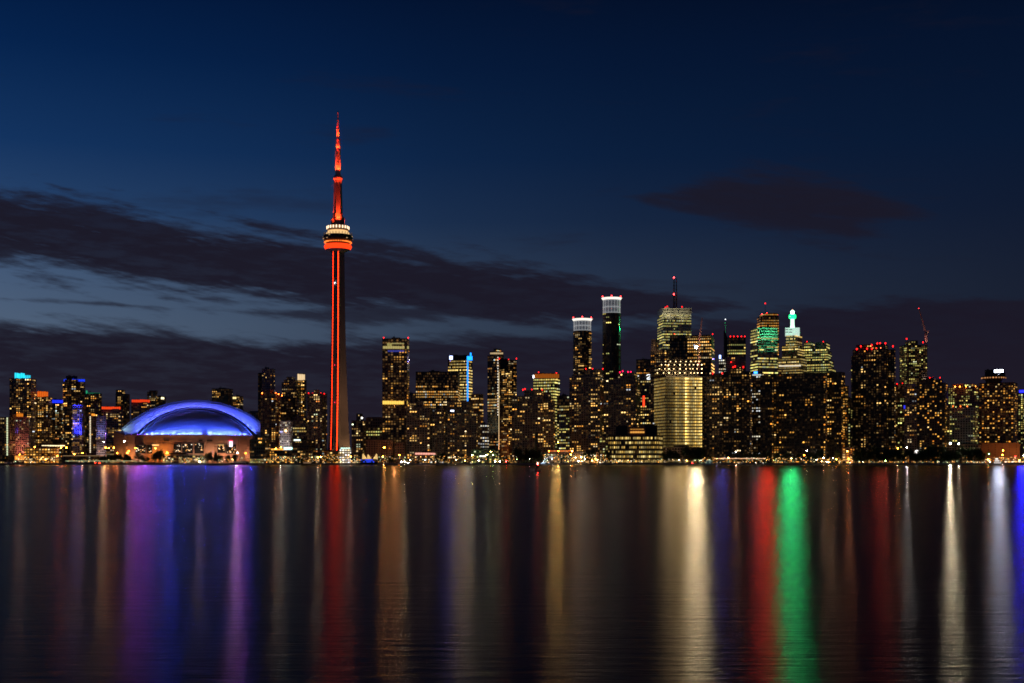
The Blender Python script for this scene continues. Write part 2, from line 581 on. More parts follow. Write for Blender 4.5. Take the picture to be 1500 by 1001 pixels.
def make_building(d):
    global WIN_MESH
    D, sd = d['D'], d['side']
    if d['fh'] is None:
        d['fh'] = 3.1 if d['st'] in ('condo', 'grid') else (5.2 if d['D'] > 2000 else 4.4)
    right = sd > 0
    f = min(.9, max(.02, abs(sd)))
    r = math.atan(f / ((1 - f) * d['k']))
    m = mpp(D)
    x0, x1 = d['blocks'][0][:2]
    W = (x1 - x0) * m
    w0 = W * (1 - f) / math.cos(r)
    dep = d['k'] * w0
    xc = x1 - f * (x1 - x0) if right else x0 + f * (x1 - x0)
    th = math.atan((xc - CX) / F_PX)
    rz = -th - (r if right else -r)
    base = at(xc, HY, D)
    base.z = GZ
    root = empty(d['name'], base, rz)
    tag(root, d['label'], d['cat'], d['group'])
    mat_l = Matrix.Rotation(-rz, 2)
    mw = Matrix.Rotation(rz, 2)
    wb, wins, nb_total = MB(), [], 0
    roof_z = 0
    tops = []
    for bi, bl in enumerate(d['blocks']):
        bx0, bx1, yt = bl[:3]
        yb = bl[3] if len(bl) > 3 else None
        bD = D + (1.5 * bi if len(bl) < 5 else bl[4])
        bm = mpp(bD)
        bw = (bx1 - bx0) * bm
        bd = min(dep, .85 * bw * f * 2.2 / max(.1, math.sin(r))) if bi else dep
        if bw - bd * math.sin(r) < .3 * bw:
            bd = .5 * bw / max(.1, math.sin(r))
        lw = (bw - bd * math.sin(r)) / math.cos(r)
        cpx = bx1 - bd * math.sin(r) / bm if right else bx0 + bd * math.sin(r) / bm
        cw = at(cpx, HY, bD)
        lo = mat_l @ Vector((cw.x - base.x, cw.y - base.y))
        X0, X1 = (lo.x - lw, lo.x) if right else (lo.x, lo.x + lw)
        Y0, Y1 = lo.y, lo.y + bd
        zt = at(0, yt, bD).z - GZ
        zb = at(0, yb, bD).z - GZ if yb else 0
        H = zt - zb
        nb, ns, nf = max(2, round((X1 - X0) / d['bay'])), max(2, round((Y1 - Y0) / d['bay'])), max(1, round(H / d['fh']))
        bay, bys, fh = (X1 - X0) / nb, (Y1 - Y0) / ns, H / nf
        if d['round_']:
            rad = bw / 2
            cx, cy = at((bx0 + bx1) / 2, HY, bD + rad).xy - base.xy
            c = mat_l @ Vector((cx, cy))
            N = 28
            pts = [(c.x + rad * math.cos(2 * math.pi * i / N), c.y + rad * math.sin(2 * math.pi * i / N)) for i in range(N)]
            per = 2 * math.pi * rad
            ncol = round(per / d['bay'])
            wb.prism(pts, zb, zt, per / ncol, fh)
            for j in range(1, nf):
                if d['slabs']:
                    wb.prism([(c.x + (q[0] - c.x) * (1 + d['slabs'] / rad), c.y + (q[1] - c.y) * (1 + d['slabs'] / rad)) for q in pts], zb + j * fh - .14, zb + j * fh + .14)
            ck = lit_cells(d, ncol, max(1, nf - d['skip_top']), False)
            for (i, j, wc, lv) in ck:
                a = 2 * math.pi * (i + .5) / ncol
                q = Vector((c.x + (rad + .03) * math.cos(a), c.y + (rad + .03) * math.sin(a)))
                wd = mw @ Vector((math.cos(a), math.sin(a)))
                if wd.y > -.15:
                    continue
                wins.append((q.x, q.y, zb + (j + .5) * fh, a + math.pi / 2, d['pane'] * per / ncol, .46 * fh, lv, wc))
            tops.append((c.x - rad, c.x + rad, c.y - rad, c.y + rad, zt))
            continue
        wb.box(X0, X1, Y0, Y1, zb, zt, bay, fh)
        # side bays share the cell width of the front
        tops.append((X0, X1, Y0, Y1, zt))
        pv = .35
        wb.box(X0 - .25, X1 + .25, Y0 - .25, Y0 + pv, zt - .2, zt + 1.0, bottom=True)
        wb.box(X0 - .25, X0 + pv, Y0 + pv + .003, Y1 + .25, zt - .2, zt + 1.0, bottom=True)
        wb.box(X1 - pv, X1 + .25, Y0 + pv + .003, Y1 + .25, zt - .2, zt + 1.0, bottom=True)
        if d['slabs']:
            e = d['slabs']
            for j in range(1, nf):
                z = zb + j * fh
                wb.box(X0 - e, X1 + e, Y0 - e, Y1 + e, z - .13, z + .13, bottom=True)
        if d['piers']:
            e = (d['slabs'] or 0) + .35
            np_ = max(2, round((X1 - X0) / (d['piers'] * bay)))
            for i in range(np_ + 1):
                x = X0 + (X1 - X0) * i / np_
                wb.box(x - .35, x + .35, Y0 - e, Y0 + .02, zb, zt + .6)
        faces = [(0, nb, bay)] + [(1, ns, bys)]
        for (fc, n, bw_) in faces:
            for (i, j, wc, lv) in lit_cells(d, n, max(1, nf - (d['skip_top'] if bi == 0 else 0)), fc):
                u = (i + .5) * bw_
                if fc == 0:
                    q, a = (X0 + u, Y0 - .04), 0
                else:
                    q, a = ((X1 + .04, Y0 + u), math.pi / 2) if right else ((X0 - .04, Y0 + u), -math.pi / 2)
                wins.append((*q, zb + (j + .5) * fh, a, d['pane'] * bw_ * (rng.uniform(.6, 1.05) if d['st'] in ('condo', 'grid') else 1), {'office': .40, 'full': .60, 'decks': .58}.get(d['st'], .48) * fh, lv, wc))
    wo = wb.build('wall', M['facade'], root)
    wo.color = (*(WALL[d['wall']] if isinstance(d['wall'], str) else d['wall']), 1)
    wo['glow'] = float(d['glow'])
    wo['pane'] = float(d['pane'])
    # lit windows the photo can see: the largest 100 each their own part, the rest one part
    seen = []
    for w in wins:
        wp = mw @ Vector((w[0], w[1]))
        X, Y, Z = base.x + wp.x, base.y + wp.y, GZ + w[2]
        px, py = CX + F_PX * X / Y, HY - F_PX * (Z - CAM_Z) / Y
        if any(a <= px <= b_ and c <= py <= e for (a, b_, c, e) in d['blank']):
            continue
        if -3 < px < 1503 and visible(px, py, D):
            seen.append(w)
    rng.shuffle(seen)
    seen.sort(key=lambda w: -min(1.5, w[6]) * w[4] * w[5])
    if WIN_MESH is None:
        b = MB()
        b.box(-.5, .5, -.5, .5, -.5, .5, bottom=True)
        WIN_MESH = b.mesh('window', M['win'])
    rest = MB()
    for idx, (x, y, z, a, ww, wh, lv, wc) in enumerate(seen):
        c = wc if isinstance(wc, tuple) else pick(d['pal'])
        if idx < 100:
            o = bpy.data.objects.new('window', WIN_MESH)
            o.parent = root
            o.location = (x, y, z)
            o.rotation_euler = (0, 0, a)
            o.scale = (ww, .14, wh)
            o.color = (*c, d['L'] * lv / 10)
            COL.objects.link(o)
        else:
            ca, sa = math.cos(a), math.sin(a)
            hw, hh, t = ww / 2, wh / 2, .07
            P = lambda u, v, k_: (x + u * ca + k_ * sa, y + u * sa - k_ * ca, z + v)
            cc = (*c, d['L'] * lv / 10)
            rest.face([P(-hw, -hh, t), P(hw, -hh, t), P(hw, hh, t), P(-hw, hh, t)], None, cc)
            for (u0, v0, u1, v1) in ((-hw, -hh, hw, -hh), (hw, -hh, hw, hh), (hw, hh, -hw, hh), (-hw, hh, -hw, -hh)):
                rest.face([P(u0, v0, -t), P(u1, v1, -t), P(u1, v1, t), P(u0, v0, t)], None, cc)
    if rest.f:
        tag(rest.build('window', M['win_attr'], root, attr=True), kind='stuff')
    # roof plant, lit crowns, signs, beacons: given in photo pixels, built at the tower's own place
    def local(px, py, dd):
        q = at(px, py, D + dd)
        v = mat_l @ Vector((q.x - base.x, q.y - base.y))
        return v.x, v.y, q.z - GZ
    for c in d['caps']:
        cx0, cx1, ct, cb = c[:4]
        mt = c[4] if len(c) > 4 else 'plant'
        dd = c[5] if len(c) > 5 else dep * .25 + 2
        X0, Y0, zt = local(cx0, ct, dd)
        X1, Y1, zb = local(cx1, cb, dd)
        b = MB()
        hw = abs(cx1 - cx0) * m / 2
        mx, my = (X0 + X1) / 2, (Y0 + Y1) / 2
        dp = min(max(hw * 1.2, 3), dep * .6)
        b.box(-hw, hw, 0, dp, 0, zt - zb, 2.4, 3.0)
        nl = max(2, int(hw * 2 / 3))
        for i in range(nl):                                        # louvres and ducts break the roofline
            lx = -hw + (i + .5) * 2 * hw / nl
            b.box(lx - .5, lx + .5, -.12, -.002, .4, (zt - zb) * .8)
        if hw > 3:
            b.box(-hw * .6, -hw * .2, dp * .3, dp * .6, zt - zb, zt - zb + 1.3)
            b.box(hw * .3, hw * .55, dp * .2, dp * .5, zt - zb, zt - zb + .9)
        o = b.build('roof_plant', M[mt], root)
        o.location = (mx, my, zb)
        o.rotation_euler = (0, 0, -rz - math.atan(((cx0 + cx1) / 2 - CX) / F_PX))
    for c in list(d['crowns']) + list(d['signs']):
        issign = c in d['signs']
        cx0, cx1, ct, cb, col, stg = c[:6]
        dd = c[6] if len(c) > 6 else -1.0
        X0, Y0, zt = local(cx0, ct, dd)
        X1, Y1, zb = local(cx1, cb, dd)
        hw = abs(cx1 - cx0) * m / 2
        h = zt - zb
        b = MB()
        if issign:
            b.box(-hw, hw, 0, .12, 0, h, bottom=True)
            hb = MB()
            hb.box(-hw - .25, hw + .25, .125, 1.0, -.25, h + .25, bottom=True)  # backing added to keep the sign's light off the roof
            for (u0, u1, w0, w1) in ((-hw - .25, -hw - .03, -.25, h + .25), (hw + .03, hw + .25, -.25, h + .25), (-hw - .028, hw + .028, h + .03, h + .25)):
                hb.box(u0, u1, -.25, .123, w0, w1, bottom=True)
        else:
            npan = max(2, round(hw * 2 / 3.2))
            for i in range(npan):                                  # lit panels between mullions
                a0, a1 = -hw + 2 * hw * i / npan + .15, -hw + 2 * hw * (i + 1) / npan - .15
                hh = h * rng.uniform(.86, 1.0)
                b.box(a0, a1, 0, 1.2, 0, hh, bottom=True)
        o = b.build('sign' if issign else 'lit_crown', G(col, stg), root)
        o.location = ((X0 + X1) / 2, (Y0 + Y1) / 2, zb)
        o.rotation_euler = (0, 0, -rz - math.atan(((cx0 + cx1) / 2 - CX) / F_PX))
        if issign:
            hb.build('sign_housing', M['plant'], o)
    if not d['caps'] and len(d['blocks']) == 1 and not d['round_'] and d['st'] != 'decks':       # lift house, railing posts and a whip mast
        X0, X1, Y0, Y1, zt = tops[0]
        w = (X1 - X0)
        b = MB()
        px0 = X0 + w * rng.uniform(.15, .45)
        b.box(px0, px0 + w * rng.uniform(.25, .4), Y0 + (Y1 - Y0) * .3, Y0 + (Y1 - Y0) * .7, zt + .003, zt + rng.uniform(2.2, 3.6))
        b.box(px0 + w * .05, px0 + w * .12, Y0 + (Y1 - Y0) * .35, Y0 + (Y1 - Y0) * .5, zt + 3.7, zt + 4.6, bottom=True)
        for i in range(max(3, int(w / 3))):
            x_ = X0 + w * (i + .5) / max(3, int(w / 3))
            b.tube((x_, Y0 + .1, zt + 1), (x_, Y0 + .1, zt + 1.9), .06, .06, 4)
        if rng.random() < .5:
            b.tube((px0 + w * .1, (Y0 + Y1) / 2, zt + 3), (px0 + w * .1, (Y0 + Y1) / 2, zt + rng.uniform(7, 12)), .18, .06, 5)
        b.build('roof_plant', M['plant'], root)
    for (bx, by) in d['beacons']:
        o = bpy.data.objects.new('beacon', beacon_mesh(d['bcol'], d['bst']))
        o.parent = root
        X, Y, z = local(bx, by, dep * .15 + 1)
        o.location = (X, Y, z + .6)
        s_ = d['bs']
        o.scale = (s_, s_, s_)
        COL.objects.link(o)
    return root, local, dep


# ---- the skyline: photo columns and rows of each tower, and the distance it stands at
B('the strip-lit block', 'low dark condo block at the west edge with one bright vertical strip of stair lights', 1750, [(-8, 22, 612), (14, 24, 608, 676, 8)], side=.3, p=.24, pal='warm', wall='brown', name='condo_block')
B('the cyan-crowned tower', 'tall condo tower with a glowing cyan slanted crown', 1900, [(16, 53, 555), (15, 17, 610, 676, 6)], side=.2, p=.34, wall='brown', crowns=[(21.5, 27, 546, 554.5, (.03, .75, .95), 1.1), (27.2, 36, 546.6, 554.5, (.02, .70, .90), 1.3), (36.2, 44.5, 549.5, 554.5, (.02, .62, .82), 1.1)], glow=.12)
B('the pink grid tower', 'pinkish gridded residential tower with a small orange lit roof box', 1770, [(22, 45, 612)], side=.12, p=.16, st='grid', pal='mixed', L=.8, wall=(.55, .28, .28), glow=.10, bay=2.6, fh=2.9, caps=[(24, 34, 605, 612, 'tan')], crowns=[(24.3, 33.7, 605.4, 610.5, (1, .28, .02), .7, -.5)])
B('the orange-crowned tower', 'condo tower capped by a solid orange glowing box, beside the cyan crowned one', 1930, [(53, 76, 582)], side=.25, p=.34, wall='brown', crowns=[(55, 70, 573.5, 581.5, (1, .16, .01), .75, -.5)], caps=[(55, 70, 573.5, 582)], glow=.12)
B('the blue-lined tower', 'slim dark condo tower with a short deep blue light line on its roof', 1960, [(73, 94, 592)], side=.22, p=.30, wall='dark', caps=[(76, 93, 585, 592)], crowns=[(77, 92.5, 586, 590.5, (.01, .03, 1), 1.3, -.5)], pal='mixed', glow=.1)
B('the round blue-banded tower', 'tall rounded dark tower with blue light band under a domed roof cap', 1850, [(93, 124, 556)], round_=True, side=.1, p=.30, wall='dark', pal='warm', caps=[(97, 113, 551, 556.5)], crowns=[(93.5, 97.5, 555.5, 559, (.01, .05, 1), 1.4, 4), (106, 124, 555.5, 559, (.01, .05, 1), 1.1, 4)], slabs=.5)
B('the violet-lit tower', 'slim tower front washed violet blue below a blue banded tower', 1800, [(107, 122, 594)], side=.14, p=.20, st='condo', pal='warm', wall=(.5, .48, .62), slabs=.5, glow=.08)
B('the green-edged tower', 'dark apartment block with a thin green light along its roof edge', 2050, [(125, 149, 577)], side=.2, p=.30, pal='warm', wall='dark', crowns=[(126, 128, 572, 577, (.02, .6, .25), .8, -.5), (128.2, 146, 575.4, 576.8, (.02, .35, .16), .35, -.5)])
B('the amber-roofed block', 'narrow block with amber roof glow and a vertical string of white lights', 1790, [(130.5, 146, 607)], side=.2, p=.34, pal='warm', wall='brown', crowns=[(134, 140, 606, 609, (1, .33, .03), 1.2, -.8)])
B('the lilac slab', 'pale lilac concrete slab apartment with few lit windows beside the road', 1755, [(142, 156, 611)], side=.12, p=.07, st='grid', pal='warm', wall=(.50, .44, .50), bay=2.4, glow=.02)
B('the red-crowned tower', 'apartment tower with a dotted red orange light band along its roof', 1960, [(150, 180, 600)], side=.22, p=.27, pal='warm', wall='lilac', crowns=[(149.5, 176, 596, 599.7, (1, .07, .01), 1.0, -.5)], caps=[(150, 176, 596, 600.5)], glow=.04)
B('the dark stepped tower', 'dark stepped apartment tower rising behind the red crowned one', 2120, [(170, 190, 578), (170, 183, 572, 579)], side=.25, p=.30, pal='warm', wall='dark')
B('the second red-crowned tower', 'farther apartment tower with a red band on top, just behind the dome edge', 2180, [(193, 221, 590)], side=.2, p=.20, pal='warm', wall='lilac', crowns=[(193.5, 219, 585.5, 589.5, (1, .06, .01), .9, -.5)], caps=[(194, 219, 586, 590.5)])
B('the grey block by the dome', 'grey apartment block peeking over the dome shoulder, no roof light', 2240, [(216, 230, 575), (219, 231, 573, 577)], side=.2, p=.22, pal='warm', wall='dark')
B('the white-lamp block', 'small dark block over the dome shoulder with one white roof lamp', 2260, [(228, 243, 582)], side=.2, p=.15, pal='warm', wall='dark', crowns=[(236, 240.5, 582, 585, (1, .85, .5), 2.2)])
B('the block behind the dome', 'wide apartment block rising behind the blue dome', 2250, [(311, 341, 570)], side=.25, p=.30, pal='warm', wall='dark', slabs=.6)
B('the lower block behind the dome', 'lower apartment block with a bright top floor behind the blue dome', 2230, [(339, 356, 581)], side=.3, p=.28, pal='warm', wall='dark', crowns=[(341, 346, 581.5, 584.5, (1, .75, .3), 1.6)])
B('the pale hall', 'low pale slab building behind the cut end of the dome', 2150, [(358, 386, 605), (366, 384, 603, 606)], side=.2, p=.02, pal='warm', wall=(.26, .24, .30), name='office_block', cat='building')
B('the lilac grid tower', 'tall lilac gridded tower with a darker wing on its west side', 2120, [(384, 403, 541)], side=.12, p=.12, st='grid', pal='warm', wall='lilac', bay=2.7, glow=.03)
B('the dark wing', 'blank black narrow tower wing against the lilac gridded tower', 2135, [(378, 387, 548), (379, 384, 547, 549)], side=.3, p=.05, pal='warm', wall='black')
B('the brown beacon-roofed tower', 'brown apartment tower with a row of amber red beacons east of the dome', 1850, [(382, 411, 577), (387, 402, 572, 578)], side=.25, p=.26, pal='warm', wall='brown', beacons=[(384, 576.5), (389.5, 576.5), (404, 576.5), (408, 578), (413, 580)], bcol=(1, .16, .02), bst=18)
B('the arched-top tower', 'grey balconied tower with a stepped arched top', 2070, [(413, 440, 561), (416, 437, 557, 562), (420, 432, 553, 558)], side=.2, p=.20, pal='warm', wall='grey', slabs=.8, glow=.04)
B('the square-lantern tower', 'slim tower crowned by a square glowing cream lantern', 2090, [(436, 449, 557.5)], side=.25, p=.48, pal='warm', wall='brown', crowns=[(435.8, 446.6, 548, 557, (1, .72, .38), .95, -.3)], caps=[(435.8, 447, 547.6, 557.8)])
B('the black glass block', 'black glass block with broad level bands under the arched top tower', 1980, [(410, 438, 584)], side=.1, p=.22, q=.5, st='office', pal='warm', wall='black', fh=4.2)
B('the floodlit white block', 'low building washed in white floodlight west of the tall red lit tower', 1710, [(410, 429, 618)], side=.2, p=.30, st='grid', pal='white', wall=(.6, .56, .58), L=.55, bay=2.6, crowns=[(410, 414, 632, 633.5, (.5, .5, 1), 1.5, -1.2), (417, 420, 629, 633, (1, .62, .3), 4, -1.4)])
B('the yellow-banded office', 'low office with broad yellow lit floors near the tall red lit tower', 1800, [(429, 452, 612)], side=.2, p=.5, q=.40, st='office', pal='office', wall='brown')
B('the brown condo by the red tower', 'brown condo tower with red beacons immediately west of the tall red lit tower', 1780, [(450, 479, 577), (460, 468, 572, 578)], side=.25, p=.28, pal='mixed', wall='brown', beacons=[(452, 576.5), (458, 577), (470, 576.5), (475, 577.5)], bs=.8)
B('the green glass office', 'dark green glass low office at the east foot of the dome', 1660, [(366, 396, 645), (374, 392, 640, 646)], side=.25, p=.18, st='office', q=.6, pal='warm', wall=(.05, .10, .09), name='office_block', cat='building', crowns=[(379, 383, 647, 649, (1, .5, .1), 2.5)])
B('the white-signed block', 'dark low block with a small white roof sign, next to a street of lamps', 1650, [(429, 462, 646)], side=.3, p=.2, pal='warm', wall=(.05, .08, .07), name='office_block', cat='building', signs=[(430.5, 440, 644, 646, (.75, 1, .85), 2.2)])
B('the small dark house', 'small dark block with a white roof lamp, east of the tall red lit tower', 1760, [(515, 537, 617), (522, 531, 607, 618)], side=.25, p=.26, pal='mixed', wall='dark', name='apartment_block', cat='building', signs=[(529.2, 531.2, 611.5, 613.5, (1, .95, .8), 7)])
B('the yellow-floored office', 'broad office with three glowing yellow floors under a dark flat roof', 1810, [(536, 564, 613), (538, 560, 612, 615)], side=.15, p=.62, q=.75, st='office', pal='lime', wall='brown', name='office_block', cat='building', skip_top=3)
B('the gold-banded hotel', 'tall brown slab hotel with gold band halfway down and lit top floor', 1720, [(560, 599.5, 497)], side=.08, p=.20, st='condo', pal='amber', wall=(.22, .14, .08), beacons=[(562, 495.5), (598, 495.5)], crowns=[(560.5, 597, 587.2, 592.5, (1, .60, .10), 1.3), (561, 599, 507, 511, (.85, .72, .25), .5), (567, 574, 502.5, 506.5, (.85, .75, .25), .35), (574, 592, 502.5, 504.2, (.9, .8, .3), .35), (568, 592, 513, 515.6, (.10, .12, .75), .35)], skip_top=4, bay=3.9, fh=3.3, name='hotel_tower', glow=.22)
B('the blank brown podium', 'blank brown low block in front of the gold banded hotel', 1640, [(536, 580, 646), (578, 596, 650)], side=.1, p=.02, pal='amber', wall=(.24, .15, .11), name='low_block', cat='building')
B('the thin far tower', 'thin faint far tower between the hotel and a dark topped office', 2350, [(597, 609, 577)], side=.25, p=.05, pal='warm', wall=(.16, .13, .14))
B('the black-topped office', 'wide office with a black louvred top and rows of amber windows', 1900, [(609, 674, 545.5)], side=.05, p=.45, q=.85, st='office', pal='warm', wall='dark', skip_top=5, bay=2.8, fh=3.9, name='office_tower', glow=.12)
B('the blue-signed tower', 'bright cream lit office tower with white box sign and blue light line', 2200, [(656, 692, 527)], side=.22, p=.80, q=.95, st='office', pal='office', wall=(.16, .12, .08), L=1.5, caps=[(656, 692, 520.5, 527)], signs=[(658.4, 663, 521.5, 527, (.45, .55, 1), 4, -2), (684, 686, 527, 588, (.02, .25, 1), 2.2, -2), (684, 692, 522, 528, (.01, .25, 1), 3, -2), (688.5, 690.5, 517, 523, (.01, .25, 1), 3, -2)], name='office_tower', bay=2.8)
B('the pier-fronted condo', 'waterfront condo with tall pale piers and a dark slab stair core', 1650, [(596, 634, 598), (600, 612, 591, 600), (611, 621, 589, 600)], side=.12, p=.30, pal='warm', wall='grey', slabs=.5, piers=3, glow=.05)
B('the twin pier condo', 'wider waterfront condo with tall pale piers, twin of the one beside the hotel', 1650, [(652, 704, 606), (655, 693, 589, 608), (630, 656, 600)], side=.12, p=.28, pal='warm', wall='grey', slabs=.5, piers=3, glow=.05, signs=[(660, 665, 601, 603, (.7, .75, 1), 4)], beacons=[(658.5, 597)], bs=1.2)
B('the yellow-cornered office', 'brown office with yellow lit corner bays behind the twin pier condo', 1960, [(690, 708, 578), (692, 707, 580, 585)], side=.35, p=.45, q=.55, st='office', pal='warm', wall='brown', name='office_tower')
B('the pale-banded block', 'narrow pale block with stacked white lit floors', 1760, [(703, 716, 622)], side=.2, p=.85, q=.85, st='office', pal='white', wall=(.42, .34, .34), L=.7, fh=4.2, name='office_block', cat='building')
B('the lit-crown glass tower', 'slender grey glass tower with lit crown floors and dotted white edge lights', 2300, [(714, 738, 521), (718, 737, 515, 523), (723, 734, 511.5, 517)], side=.35, p=.34, q=.5, st='office', pal='mixed', wall='glass', L=.8, name='office_tower', crowns=[(718, 737, 516.5, 519, (1, .72, .36), .55)], blank=[(714, 740, 612, 640)], glow=.1)
B('the black-faced tower', 'tower with a blank black upper corner and three red roof beacons', 1900, [(730.5, 757, 528)], side=.46, p=.46, pal='warm', wall='black', caps=[(732, 744, 526, 541, 'plant', -.5)], beacons=[(731.5, 526), (745, 527.5), (756.5, 526)], blank=[(732.5, 744, 528, 541)], bs=1.0, glow=.1)
B('the waterfront balcony condo', 'broad balconied waterfront condo behind a black domed pavilion and mast', 1660, [(750, 799, 581), (768, 797, 572.5, 582), (796, 813, 590, 676, 5), (796, 808, 578, 592, 6)], side=.08, p=.24, pal='warm', wall='grey', slabs=.9, beacons=[(766, 571.5), (769, 570.5), (779, 571.5), (794, 571.5)], glow=.05)
B('the orange-topped office', 'office with glowing orange roof screen and yellow striped floors', 2200, [(781, 820, 554)], side=.2, p=.72, q=.92, st='office', pal='lime', wall='dark', L=1.3, crowns=[(783, 819, 547.5, 554, (1, .24, .02), .28), (780.6, 782.4, 549.5, 554, (.9, .95, 1), 6)], caps=[(782, 820, 547, 554.4)], beacons=[(789, 546), (815, 547)], name='office_tower', bs=1.1)
B('the small far office', 'small far dark office showing a few yellow lit floors between two condos', 2100, [(816, 838, 580)], side=.2, p=.5, q=.6, st='office', pal='office', wall='dark', name='office_tower')
B('the grey lit-stair block', 'pale grey block with a lit stair column between two waterfront condos', 1850, [(819, 837, 607)], side=.45, p=.35, q=.6, st='office', pal='lime', wall=(.34, .33, .29), L=.7, name='office_block', cat='building', fh=4)
B('the shorter white-crowned twin', 'shorter of two round towers with flared white lit crowns, dotted with windows', 2150, [(839.5, 866.5, 484)], side=.1, round_=True, p=.30, pal='warm', wall='dark', slabs=.7, name='round_tower', group='twin round towers with white crowns')
B('the taller white-crowned twin', 'taller dark round tower with flared white lit crown and few lit windows', 2150, [(882.5, 909.5, 458)], side=.1, round_=True, p=.05, pal='lime', wall='dark', slabs=.7, name='round_tower', group='twin round towers with white crowns', glow=.015)
B('the dark balcony condo', 'dark balconied condo with flat penthouse, under the shorter round tower', 1700, [(834, 884, 553), (857, 884, 542, 555), (838, 882, 550, 554)], side=.1, p=.22, pal='warm', wall='grey', slabs=.9, beacons=[(858, 541), (868, 541), (883, 541)], bs=.9, glow=.05)
B('the magenta-beacon condo', 'dark balconied condo with magenta beacons, under the taller round tower', 1700, [(884, 938, 556), (905, 936, 547, 558)], side=.12, p=.28, pal='warm', wall='grey', slabs=.9, beacons=[(908, 546), (912, 544.5), (920, 545.5), (924, 545.5)], bcol=(1, .004, .06), glow=.05)
B('the amber-floored office', 'dark flat topped office with two rows of amber floors near the swoosh sign', 2200, [(932, 957, 527)], side=.1, p=.75, q=.8, st='office', pal='amber', wall='dark', skip_top=2, name='office_tower')
B('the swoosh-sign office', 'slim office with white swoosh sign near its roof and red vertical sign', 2000, [(935, 958, 549)], side=.2, p=.40, q=.6, st='office', pal='office', wall='dark', name='office_tower', signs=[(941.7, 944.2, 580, 596, (1, .04, .01), 2.6, -2)])
B('the blank-topped brown tower', 'brown balconied tower with a blank concrete top', 1900, [(953, 984, 513), (954, 965, 498, 514)], side=.25, p=.30, pal='warm', wall='brown', slabs=.5, glow=.12)
B('the white marble tower', 'tall white marble office tower with a blank top band and roof masts', 2400, [(963, 1012.5, 452)], side=-.16, p=.60, q=.9, st='office', pal='lime', wall=(.75, .70, .55), L=.85, skip_top=2, name='office_tower', beacons=[(974.5, 451), (977.5, 449.5), (999, 450)], bay=2.6, glow=.03, pane=.55, bs=1.2)
B('the dark slab office', 'dark broad office with amber half-lit floors behind the construction site', 2100, [(981, 1046.5, 494), (981, 1008, 491, 496), (1006, 1045, 491.5, 496)], side=.07, p=.42, q=.75, st='office', pal='warm', wall='black', L=1.3, beacons=[(988, 490), (1044, 490)], name='office_tower', blank=[(981, 1006, 490, 540)])
B('the construction site tower', 'brightly lit unfinished tower with open floor decks full of work lights', 1640, [(958, 1028.5, 552)], side=-.24, p=.9, st='decks', pal='gold', wall=(.30, .27, .22), L=1.25, name='unfinished_tower', slabs=.6, bay=2.7, fh=4.0, pane=.80, glow=0)
B('the spire tower', 'slim tower with slanted west corner and a tall white tipped spire', 2300, [(1064, 1092, 495)], side=-.12, p=.5, q=.6, st='office', pal='lime', wall='dark', beacons=[(1070, 493.5), (1075, 493.5), (1080.5, 493.5), (1086, 493.5), (1091, 493.5)], name='office_tower', L=.8, bs=1.3)
B('the white-lamp slim block', 'slim bright block with a bluish white roof lamp', 2250, [(1053, 1063, 526)], side=.2, p=.85, st='office', q=.9, pal='white', wall='dark', name='office_tower', signs=[(1053.5, 1056, 520.5, 525.5, (.3, .45, 1), 6, -1)])
B('the pale concrete tower', 'pale concrete capped block dotted with red beacons', 1950, [(1063, 1091, 523)], side=.2, p=.12, pal='warm', wall=(.34, .28, .25), beacons=[(1071, 531), (1082, 529), (1074, 538.5), (1086, 534.5), (1089, 538)], name='office_tower', glow=.02)
B('the dark waterfront condo', 'dark waterfront condo of narrow piers east of the construction site', 1650, [(1028, 1062, 552), (1042, 1060, 549, 554)], side=.12, p=.30, pal='warm', wall='dark', piers=2, beacons=[(1044, 547.5), (1058, 547.5)], bs=1.1, glow=.08)
B('the stepped waterfront condo', 'black stepped waterfront condo with bright bays under the pale concrete tower', 1640, [(1060, 1102, 545), (1070, 1090, 540, 547)], side=.1, p=.28, pal='warm', wall='black', piers=3, beacons=[(1074.5, 538.5), (1077, 537.5), (1089, 538.5)], glow=.08)
B('the slant-capped office', 'office under a black slanted cap with a small blue sign', 1760, [(1091, 1118, 546)], side=.15, p=.28, q=.5, st='office', pal='white', wall='black', L=.9, name='office_tower', signs=[(1104.5, 1109.5, 544.5, 547.5, (.03, .2, 1), 6, -1.4), (1101, 1115, 548.6, 550.4, (.9, .95, .9), .7, -1.4)], fh=4)
B('the red-masted tower', 'dark red office tower with a red beacon mast above a green lit facade', 2500, [(1109, 1140.5, 464), (1113, 1139, 459.5, 466)], side=-.15, p=.65, q=.8, st='office', pal='amber', wall='red', L=1.0, name='office_tower', beacons=[(1139, 462), (1121, 445)], bs=1.3)
B('the green-washed tower', 'office tower with upper facade washed in green floodlight', 2300, [(1099.5, 1139, 481)], side=-.26, p=.62, q=.8, st='office', pal='lime', wall=(.62, .60, .55), L=.95, name='office_tower', bay=3, pane=.93, blank=[(1112, 1139, 480, 494)])
B('the green-beacon tower', 'stepped stone tower with white lit crown and brilliant green beacon column', 2350, [(1139, 1182, 524), (1146, 1178, 506, 525), (1151.5, 1174.5, 490, 507)], side=.22, p=.70, q=.92, st='office', pal='office', wall='brown', L=.95, name='office_tower', bay=2.8)
B('the green stepped tower', 'green tinted stepped office tower with a sloping east shoulder', 2380, [(1178, 1224, 540), (1178, 1221, 528, 541), (1178, 1218, 514, 529), (1178, 1193, 502, 515), (1195, 1215, 502, 515)], side=.12, p=.62, q=.9, st='office', pal='lime', wall=(.16, .34, .22), L=1.0, name='office_tower', beacons=[(1182, 501), (1206, 501)])
B('the long dark slab', 'long black apartment slab with scattered orange windows along the water', 1640, [(1131, 1213, 547), (1114, 1132, 552)], side=.04, p=.30, pal='amber', wall='black', glow=.03, bay=3.4, fh=3.3, name='apartment_slab')
